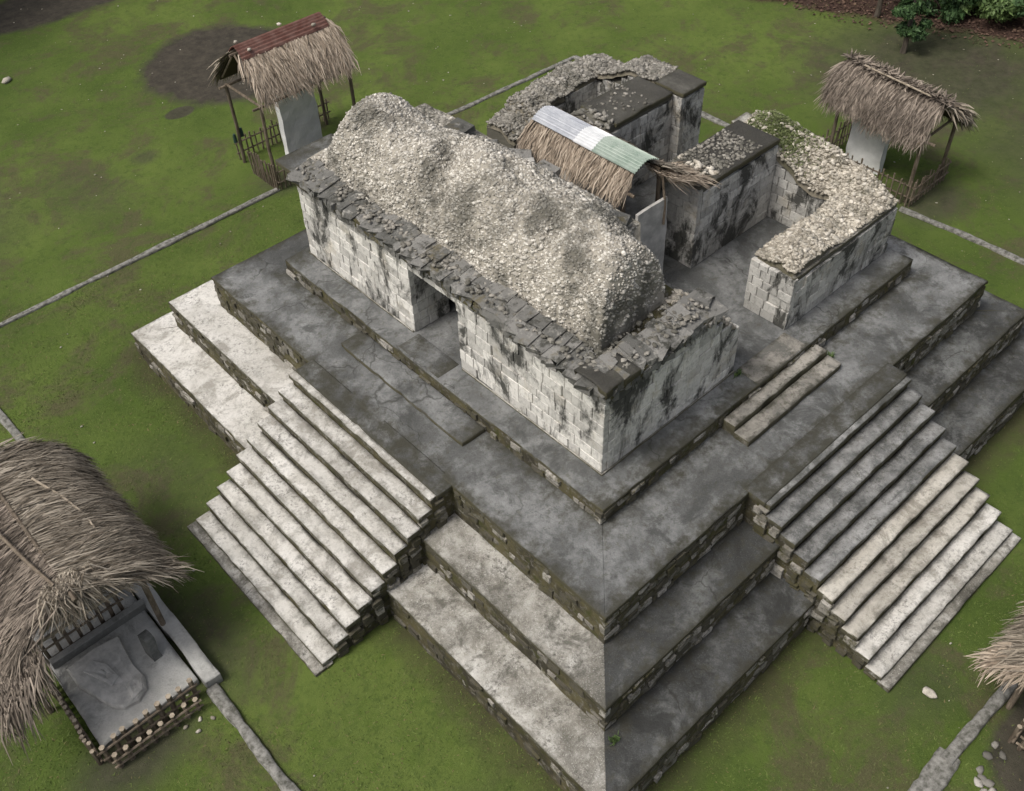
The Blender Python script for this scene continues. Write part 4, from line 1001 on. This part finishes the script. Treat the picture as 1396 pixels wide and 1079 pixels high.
# C: near left, seen from above
sc = empty('stela_shelter', (-9, 6.5, G), 'large thatched shelter with pale curved poles on its roof at the lower left', 'shelter', 'thatched shelters around the platform')
RZ = .12
slope_thatch(sc, (-9.0, 9.0, RZ), (-9.0, 4.85, RZ), (1.78, 0, -1.25), 12500, .022, 'thatch', spread=.32, strand=.36, belly=.28, endspread=.25, lift=.05, s_rng=(-.03, .82))
slope_thatch(sc, (-9.0, 9.0, RZ), (-9.0, 4.85, RZ), (-1.62, 0, -1.35), 9000, .022, 'thatch_dark', spread=.4, strand=.4, belly=.24, endspread=.3, lift=.05, s_rng=(-.03, .85))
n = 1500
rt = np.stack([-9 + rng.normal(0, .18, n), rng.uniform(4.75, 5.15, n), RZ + .05 + rng.uniform(-.1, .06, n)], 1)
a_ = rng.uniform(-1.1, 1.1, n)
dd = np.stack([np.sin(a_) * 1.0, -np.cos(a_) * .35, -.45 - .3 * np.abs(np.sin(a_))], 1)
strands('gable_thatch', 'thatch', sc, rt, dd, rng.uniform(.3, .75, n), .02, droop=.3)
n = 700
rt = np.stack([rng.uniform(-11.0, -9.9, n), rng.uniform(4.2, 5.2, n), np.zeros(n)], 1); rt[:, 2] = RZ - (-9 - rt[:, 0]) * .83 + .25
dd = np.stack([rng.uniform(-.5, .0, n), rng.uniform(-1, .0, n), rng.uniform(-1.3, -.5, n)], 1)
strands('loose_thatch', 'thatch_dark', sc, rt, dd, rng.uniform(.4, .9, n), .025, droop=.3)
n = 700
rt = np.stack([rng.uniform(-8.6, -7.3, n), rng.uniform(4.7, 5.1, n), np.zeros(n)], 1); rt[:, 2] = RZ - (rt[:, 0] + 9) * .70 + .2
dd = np.stack([rng.uniform(.3, 1.0, n), rng.uniform(-.6, .05, n), rng.uniform(-.7, -.3, n)], 1)
strands('loose_thatch', 'thatch', sc, rt, dd, rng.uniform(.35, .7, n), .022, droop=.3)
def over(x, side=1): # height of the roof surface near x
    s = abs(x + 9) / 1.78; return RZ - 1.25 * s + .30 * math.sin(min(s, 1) * math.pi) + .12
tube([(-8.35, 7.9, over(-8.35)), (-8.1, 7.2, over(-8.1)), (-7.95, 6.5, over(-7.95)), (-7.98, 5.75, over(-7.98))], .026, 'cut_wood', 'roof_pole', sc, 6, jitter=.1)
tube([(-9.5, 8.6, over(-9.5)), (-9.45, 7.2, over(-9.45) + .03), (-9.3, 5.9, over(-9.3) + .02), (-9.15, 5.0, over(-9.15))], .035, 'wood', 'roof_pole', sc, 7, jitter=.1)
tube([(-9.0, 9.2, RZ + .05), (-9.0, 4.5, RZ)], .045, 'wood', 'ridge_pole', sc, 7)
for (x, y) in ((-10.35, 5.2), (-7.75, 5.2), (-10.35, 8.5), (-7.75, 8.5)):
    tube([(x, y, G - .05), (x, y, -1.1)], .06, 'wood', 'post', sc, 8, jitter=.08)
tube([(-10.5, 5.1, -1.05), (-7.5, 5.1, -1.02)], .04, 'cut_wood', 'beam', sc, 7)
tube([(-9.75, 5.2, -1.0), (-9.0, 4.75, .08)], .045, 'cut_wood', 'rafter', sc, 7); tube([(-8.1, 5.2, -1.0), (-9.0, 4.8, .1)], .04, 'wood', 'rafter', sc, 7)
fl = box_slab('concrete_base', -9.97, -7.85, 3.62, 8.2, G + .22, .35, 'concrete', None, res=.12, amp=.012)
tag(fl, 'grey concrete base under the lower left thatched shelter', 'slab')
lw_ = box_slab('low_wall', -7.82, -7.46, 3.35, 8.3, G + .32, .45, 'concrete', None, res=.1, amp=.015, chip=.05)
tag(lw_, 'low flat-topped concrete wall beside the lower left shelter', 'wall')
lw2 = plain_box('low_wall', (-8.85, 5.93, G + .26), (2.1, .16, .34), 'concrete', None); tag(lw2, 'thin low concrete wall crossing under the lower left thatch', 'wall')
sf = empty('stela_fragment', (-9.0, 4.8, G + .2), 'broad flat broken stone slab lying on the concrete base', 'stela')
# irregular lying slab
def lying(name, pts, z, t, mat, parent):
    n = len(pts); V = []; c = np.mean(pts, 0)
    rings = [(1.0, z), (.995, z + t * .7), (.95, z + t), (.6, z + t + .012), (.25, z + t - .006)]
    for k, (f, zz) in enumerate(rings):
        for i, p in enumerate(pts):
            q = c + (np.array(p) - c) * f; V.append((q[0], q[1], zz + .018 * float(vnoise(np.array([[q[0], q[1], k]]), 2.2, 3)[0])))
    V.append((c[0], c[1], z + t + .01)); F = []
    for k in range(len(rings) - 1):
        for i in range(n): j = (i + 1) % n; F.append((k * n + i, k * n + j, (k + 1) * n + j, (k + 1) * n + i))
    o = (len(rings) - 1) * n
    for i in range(n): F.append((o + i, o + (i + 1) % n, len(V) - 1))
    return part(name, V, F, mat, parent)
lying('slab', [(-9.72, 5.62), (-9.72, 5.1), (-9.55, 4.6), (-9.42, 4.22), (-9.25, 4.02), (-8.95, 3.98), (-8.72, 4.12), (-8.62, 4.4), (-8.66, 4.75), (-8.62, 5.2), (-8.58, 5.6), (-9.1, 5.68)], G + .2, .16, 'stela', sf)
rp = lying('relief', [(-9.05, 4.02), (-8.78, 4.1), (-8.68, 4.35), (-8.82, 4.5), (-9.0, 4.38)], G + .36, .035, 'stela', sf)
lying('relief', [(-9.5, 5.3), (-9.2, 4.6), (-9.0, 4.7), (-9.05, 5.1), (-9.25, 5.4)], G + .355, .03, 'stela', sf)
ds = rough_slab_upright('shadow_slab', None, (-8.22, 4.75), .32, .2, G + .2, G + .95, 'shadow_dark', math.pi / 2 + .1, .85, 0)  # added dark slab, stands in for a shadowed hollow in the base
tag(ds, 'narrow dark slab added in place of a shadowed hollow on the concrete base beside the broad slab', 'stone')
picket_fence('picket_fence', (-9.95, 3.42), (-8.05, 3.42), G, .62, 'two-row fence of short stakes before the concrete base', n=8, w=.115, lean=.03)
picket_fence('picket_fence', (-9.85, 3.18), (-8.15, 3.16), G, .42, 'outer row of stub stakes before the concrete base', n=7, w=.11, lean=.02)
picket_fence('picket_fence', (-10.12, 3.5), (-10.12, 5.6), G, .55, 'close-set stake fence along the left edge of the concrete base', n=16, w=.09, lean=.03)
picket_fence('picket_fence', (-9.85, 6.15), (-8.2, 6.15), G, .8, 'stake fence just inside the lower left thatch', n=7, w=.09, lean=.03)
for k, (x, y) in enumerate(((-8.55, 3.0), (-8.25, 2.95), (-8.05, 2.8), (-8.4, 2.75))):
    tag(obj('loose_stone', RUB['rubble_stone'][k], None, (x, y, G + .03), (0, 0, k), (.11, .09, .08)), 'small pale stone lying before the short stake fence', 'stone', 'pale stones before the stake fence')

# D: near right, only its corner shows
sdh = empty('stela_shelter', (4.8, -9, G), 'thatched shelter corner cut off by the right edge of the picture', 'shelter', 'thatched shelters around the platform')
slope_thatch(sdh, (2.95, -8.95, .1), (7.0, -8.95, .1), (0, 1.72, -1.45), 6500, .026, 'thatch', spread=.4, strand=.4, belly=.2, endspread=.45)
slope_thatch(sdh, (2.95, -8.95, .1), (7.0, -8.95, .1), (0, -1.6, -1.4), 3500, .026, 'thatch_dark', spread=.4, strand=.4, belly=.2, endspread=.45)
for (x, y) in ((3.4, -7.75), (6.7, -7.75), (3.4, -10.2), (6.7, -10.2)): tube([(x, y, G - .05), (x, y, -1.15)], .06, 'wood', 'post', sdh, 8, jitter=.08)
tube([(2.8, -8.95, .08), (7.1, -8.95, .08)], .045, 'wood', 'ridge_pole', sdh, 7)
n = 350
rt = np.stack([rng.uniform(2.6, 3.2, n), rng.uniform(-7.9, -7.2, n), np.zeros(n)], 1); rt[:, 2] = .15 - (rt[:, 1] + 8.95) * .80
dd = np.stack([rng.uniform(-1.0, .0, n), rng.uniform(.0, .9, n), rng.uniform(-.9, -.35, n)], 1)
strands('loose_thatch', 'thatch_pale', sdh, rt, dd, rng.uniform(.3, .6, n), .03, droop=.3)
picket_fence('picket_fence', (2.75, -8.1), (5.2, -8.1), G, .55, 'short stake fence at the right edge below the thatch', n=11, w=.09, lean=.03)
picket_fence('picket_fence', (2.75, -8.3), (2.75, -10.2), G, .55, 'short stake fence turning away at the right edge', n=9, w=.09, lean=.03)

# ------------------------------------------------------------------ kerb lines
def kerb(pts, w, h, name='kerb', label='', rough=1.0):
    V = []; F = []; L = 0; n = 0
    P2 = [np.array(p, float) for p in pts]; rows = []
    for i in range(len(P2) - 1):
        a, b = P2[i], P2[i + 1]; m_ = max(2, int(np.linalg.norm(b - a) / .12))
        for k in range(m_ + (i == len(P2) - 2)): rows.append((a + (b - a) * k / m_, (b - a) / np.linalg.norm(b - a)))
    prof = [(-1.05, -.06), (-1.0, .6), (-.8, .95), (-.3, 1.05), (.3, 1.0), (.8, .92), (1.0, .55), (1.05, -.06)]
    for j, (p, d) in enumerate(rows):
        nn = np.array([-d[1], d[0]]); q = np.array([[p[0], p[1], 0]])
        ww = w * (1 + .38 * rough * float(vnoise(q, 1.7, 3)[0]) + .2 * rough * float(vnoise(q, 6, 4)[0])); off = .03 * float(vnoise(q, 1.2, 7)[0])
        for (a, z) in prof:
            c = p + nn * (a * ww / 2 + off); V.append((c[0], c[1], G + .03 * (z > 0) + h * .5 * z * (1 + .25 * float(vnoise(np.array([[c[0], c[1], z]]), 5, 5)[0]))))
    k = len(prof); F = grid_faces(len(rows), k, flip=True)
    o = part(name, V, F, 'kerb', None); return tag(o, label, kind='structure')
kerb([(-7.8, 17.5), (-7.68, 8.3)], .19, .09, label='low grey stone kerb running up the left lawn')
kerb([(-7.72, 3.35), (-7.8, -4.0)], .25, .2, label='low grey stone kerb leaving the lower left shelter')
kerb([(-9.0, 17.45), (3.2, 17.5)], .19, .08, label='straight pale kerb line across the left lawn')
kerb([(7.0, 17.3), (10.8, 17.0), (16.4, 16.8)], .18, .08, label='kerb line behind the temple')
kerb([(16.4, 16.8), (16.5, 6.0)], .24, .09, label='kerb line on the far right side behind the temple')
kerb([(16.3, 2.6), (16.45, .8), (16.42, -8)], .22, .08, label='dark kerb line running off to the right')
kerb([(3.9, -7.55), (1.5, -7.47)], .24, .2, label='raised grey kerb beside the right edge thatch')
kerb([(1.7, -7.46), (.9, -7.5), (-2.5, -7.6)], .42, .10, rough=1.6, label='broad rough end of the kerb at the lower right')

# ------------------------------------------------------------------ stones and leaves lying about
def lawn_stone(x, y, s, label, mat='rubble_stone'):
    return tag(obj('stone', random.choice(RUB[mat]), None, (x, y, G + s * .15), (0, 0, random.uniform(0, 6)), (s * 1.5, s * 1.1, s * .8)), label, 'stone')
lawn_stone(2.55, -6.55, .20, 'pale stone lying on the grass beside the right kerb')
lawn_stone(-.2, 31.5, .32, 'pale stone lying on the grass at the upper left')
for k, (x, y, s) in enumerate(((1.85, -8.0, .13), (1.6, -8.1, .15), (1.72, -8.22, .17), (1.5, -8.25, .14), (1.62, -8.38, .15), (2.2, -7.95, .14), (2.5, -7.95, .12), (2.4, -8.15, .13), (1.75, -8.1, .12))):
    tag(obj('stone', random.choice(RUB['grey_rubble_stone']), None, (x, y, G + s * .15), (.2, .1, k), (s * 1.4, s * 1.2, s * .8)), 'rough stone in the small heap below the right kerb', 'stone', 'stones heaped below the right kerb')
n = 900
Q = np.stack([rng.uniform(-14, 32, n), rng.uniform(-12, 40, n), np.full(n, G + .02)], 1)
ins = (Q[:, 0] > -6.3) & (Q[:, 0] < 13.3) & (Q[:, 1] > -6.2) & (Q[:, 1] < 13.5); Q = Q[~ins]
joined_stones('litter', Q, rng.uniform(.012, .035, len(Q)), 'pebble', None, .5)
tag(bpy.data.objects['litter'], 'tiny pale pebbles and dry leaves scattered over the lawn')
# weeds in the joints of the platform
def weed(x, y, z, s, label):
    n = 70; a_ = rng.uniform(0, 6.28, n); rt = np.stack([x + rng.normal(0, s * .45, n), y + rng.normal(0, s * .25, n), np.full(n, z)], 1)
    dd = np.stack([np.cos(a_) * .7, np.sin(a_) * .7, rng.uniform(.3, 1.2, n)], 1)
    o = strands('weed', 'leaf_pale', None, rt, dd, rng.uniform(.4, 1.0, n) * s, .018, kind=None)
    tag(o, label, 'plant', 'weeds growing on the platform')
weed(6.35, -1.0, -.44, .16, 'green weed at the right end of the two low threshold steps')
weed(4.1, -.15, .0, .12, 'small green weed at the foot of the right wall by the doorway')
weed(-3.0, -3.25, -2.25, .12, 'green weed at the near corner between two tiers')

# ------------------------------------------------------------------ grass
def inpatch(P):
    f = np.zeros(len(P))
    for (cx, cy, rx, ry, s) in PATCH:
        d = np.sqrt(((P[:, 0] - cx) / rx) ** 2 + ((P[:, 1] - cy) / ry) ** 2); f = np.maximum(f, s * np.clip((1.1 - d) * 3, 0, 1))
    return f
n = 430000
far = rng.uniform(0, 1, n) < .45
Px = np.where(far, rng.uniform(-16, 32, n), rng.uniform(-13, 8, n)); Py = np.where(far, rng.uniform(-12, 38, n), rng.uniform(-10, 18, n))
Q = np.stack([Px, Py, np.zeros(n)], 1)
ins = (Q[:, 0] > -4.0) & (Q[:, 0] < 13.2) & (Q[:, 1] > -4.0) & (Q[:, 1] < 13.3)
ins |= (Q[:, 0] > -6.1) & (Q[:, 0] < -4) & (Q[:, 1] > 2.05) & (Q[:, 1] < 7.35)
ins |= (Q[:, 1] > -6.1) & (Q[:, 1] < -4) & (Q[:, 0] > 1.95) & (Q[:, 0] < 7.3)
ins |= (Q[:, 0] > -10) & (Q[:, 0] < -7.3) & (Q[:, 1] > 3.3) & (Q[:, 1] < 8.4)
clump = fbm(Q, 1.3, 21, 3)
keep = ~ins & (rng.uniform(0, 1, n) > inpatch(Q)) & (clump > -.45)
Q = Q[keep]; n = len(Q)
Q[:, 2] = G + 0.035 * fbm(np.stack([Q[:, 0], Q[:, 1], np.full(n, G)], 1), 0.35, 5, 3) - .01
a_ = rng.uniform(0, 6.28, n); hgt = rng.uniform(.012, .04, n) * (1 + .5 * np.clip(clump[keep], 0, 1)); wd = rng.uniform(.008, .022, n)
dx, dy = np.cos(a_) * wd, np.sin(a_) * wd; lx, ly = rng.normal(0, .045, n), rng.normal(0, .045, n)
V = np.stack([Q + np.stack([-dx, -dy, 0 * dx], 1), Q + np.stack([dx, dy, 0 * dx], 1), Q + np.stack([lx, ly, hgt], 1)], 1).reshape(-1, 3)
gr = part('grass', V, np.arange(3 * n).reshape(-1, 3), 'blade', None, kind='stuff')
tag(gr, 'short green grass covering the lawn')

# ------------------------------------------------------------------ trees and shrubs
def leaves(centers, radii, per, size, mat, name, parent, kind=None):
    C, Rr = np.array(centers, float), np.array(radii, float); k = len(C)
    idx = np.repeat(np.arange(k), per); n = len(idx)
    d = rng.normal(0, 1, (n, 3)); d /= np.linalg.norm(d, axis=1)[:, None]; rad = rng.uniform(.35, 1.05, n) ** .6
    P = C[idx] + d * (Rr[idx] * rad)[:, None] * np.array([1, 1, .75])
    a = rng.normal(0, 1, (n, 3)); a /= np.linalg.norm(a, axis=1)[:, None]; b = np.cross(a, d + .3 * rng.normal(0, 1, (n, 3))); b /= np.maximum(np.linalg.norm(b, axis=1)[:, None], 1e-6)
    s = (size * rng.uniform(.5, 1.4, n))[:, None]
    V = np.stack([P - a * s, P - b * s * .4, P + a * s, P + b * s * .4], 1).reshape(-1, 3)
    return part(name, V, np.arange(4 * n).reshape(-1, 4), mat, parent, kind=kind)
def tree(x, y, h, cr, label, n=26, per=230, leaf=.13, group=None, low=.35, mat='leaf', tr=.22):
    t = empty('leafy_tree', (x, y, G), label, 'tree', group)
    top = Vector((x + random.uniform(-.3, .3), y + random.uniform(-.3, .3), G + h * .8))
    tube([(x, y, G - .1), (x + .03, y, G + .25), (x + .05, y + .05, G + h * .4), top], tr, 'bark', 'trunk', t, 9, tr * .35, .08)
    cs, rs = [], []
    for k in range(n):
        a = random.uniform(0, 6.28); f = random.uniform(low, 1.0); rr = cr * random.uniform(.2, 1) * (1 - .5 * abs(f - .6))
        c = Vector((x + math.cos(a) * rr, y + math.sin(a) * rr, G + h * f)); cs.append(c); rs.append(random.uniform(.28, .5) * cr * .8)
        if k % 4 == 0: tube([(x, y, G + h * f * .55), c.lerp(Vector((x, y, c.z)), .4), c], tr * .28, 'bark', 'limb', t, 6, .02)
    leaves(cs, rs, per, leaf, mat, 'crown', t)
    return t
tree(25.3, 8.05, 4.4, .85, 'small leafy tree with low dark crown on the upper right lawn', n=26, per=330, leaf=.10, low=.17, tr=.13)
tree(27.2, 10.4, 4.5, 1.2, 'low dark tree behind the slim tree at the top edge', n=16, per=260, leaf=.11, low=.7, tr=.14)
# undergrowth at the upper right edge: shrubs in a row
for k, (x, y, r_, m_, lb) in enumerate(((29.3, 8.6, 1.1, 'leaf', 'dark green shrub beyond the slim tree'), (30.2, 7.0, 1.25, 'leaf_pale', 'bright green broad-leaved shrub at the top right edge'),
        (30.8, 5.2, 1.3, 'leaf', 'dark shrub in the top right corner'), (29.5, 4.3, .45, 'leaf_pale', 'small bright shrub at the right edge below the corner'), (31.5, 9.6, 1.4, 'leaf', 'dark shrub at the top edge right of the slim tree'), (32.6, 7.2, 1.6, 'leaf', 'tall dark shrub at the back of the top right corner'))):
    t = empty('shrub', (x, y, G), lb, 'shrub', 'shrubs along the forest edge')
    cs = [(x + random.uniform(-r_, r_) * .8, y + random.uniform(-r_, r_) * .8, G + random.uniform(.2, 1.2) * r_) for _ in range(16)]
    leaves(cs, [r_ * random.uniform(.3, .5) for _ in cs], 220, .12 if r_ > .6 else .08, m_, 'foliage', t)
    for q in range(5): tube([(x, y, G - .05), cs[q]], .03, 'bark', 'stem', t, 5, .012)
n = 5000
Q = np.stack([rng.uniform(25.5, 34, n), rng.uniform(-1, 15, n), np.full(n, G + .06)], 1); e = Q[:, 0] - 31.1 + .41 * Q[:, 1]; Q = Q[(e > -.6 + rng.uniform(-.5, .8, n))]; n = len(Q)
a_ = rng.uniform(0, 6.28, n); dd = np.stack([np.cos(a_), np.sin(a_), rng.normal(0, .15, n)], 1)
ll = strands('leaf_litter', 'dead_leaf', None, Q, dd, rng.uniform(.06, .16, n), .07, lift=.02); tag(ll, 'brown dead leaves lying along the forest edge')
# the forest edge beyond the picture, which shades the far lawn
WHERE = ('right of the shrubs', 'behind the slim tree', 'behind the far lawn corner', 'behind the red-ridged shelter', 'behind the dark bare patch', 'off the upper left corner', 'off the right edge')
for k, (x, y, h) in enumerate(((36, 4, 13), (35, 12, 14), (30, 19, 12.5), (9, 43, 13), (1, 43, 12.5), (-6, 40, 13), (32, -4, 13))):
    tree(x, y, h, 4.2, 'tall forest tree beyond the lawn ' + WHERE[k], n=26, per=190, leaf=.34, group='forest trees beyond the lawn', low=.35, tr=.32)
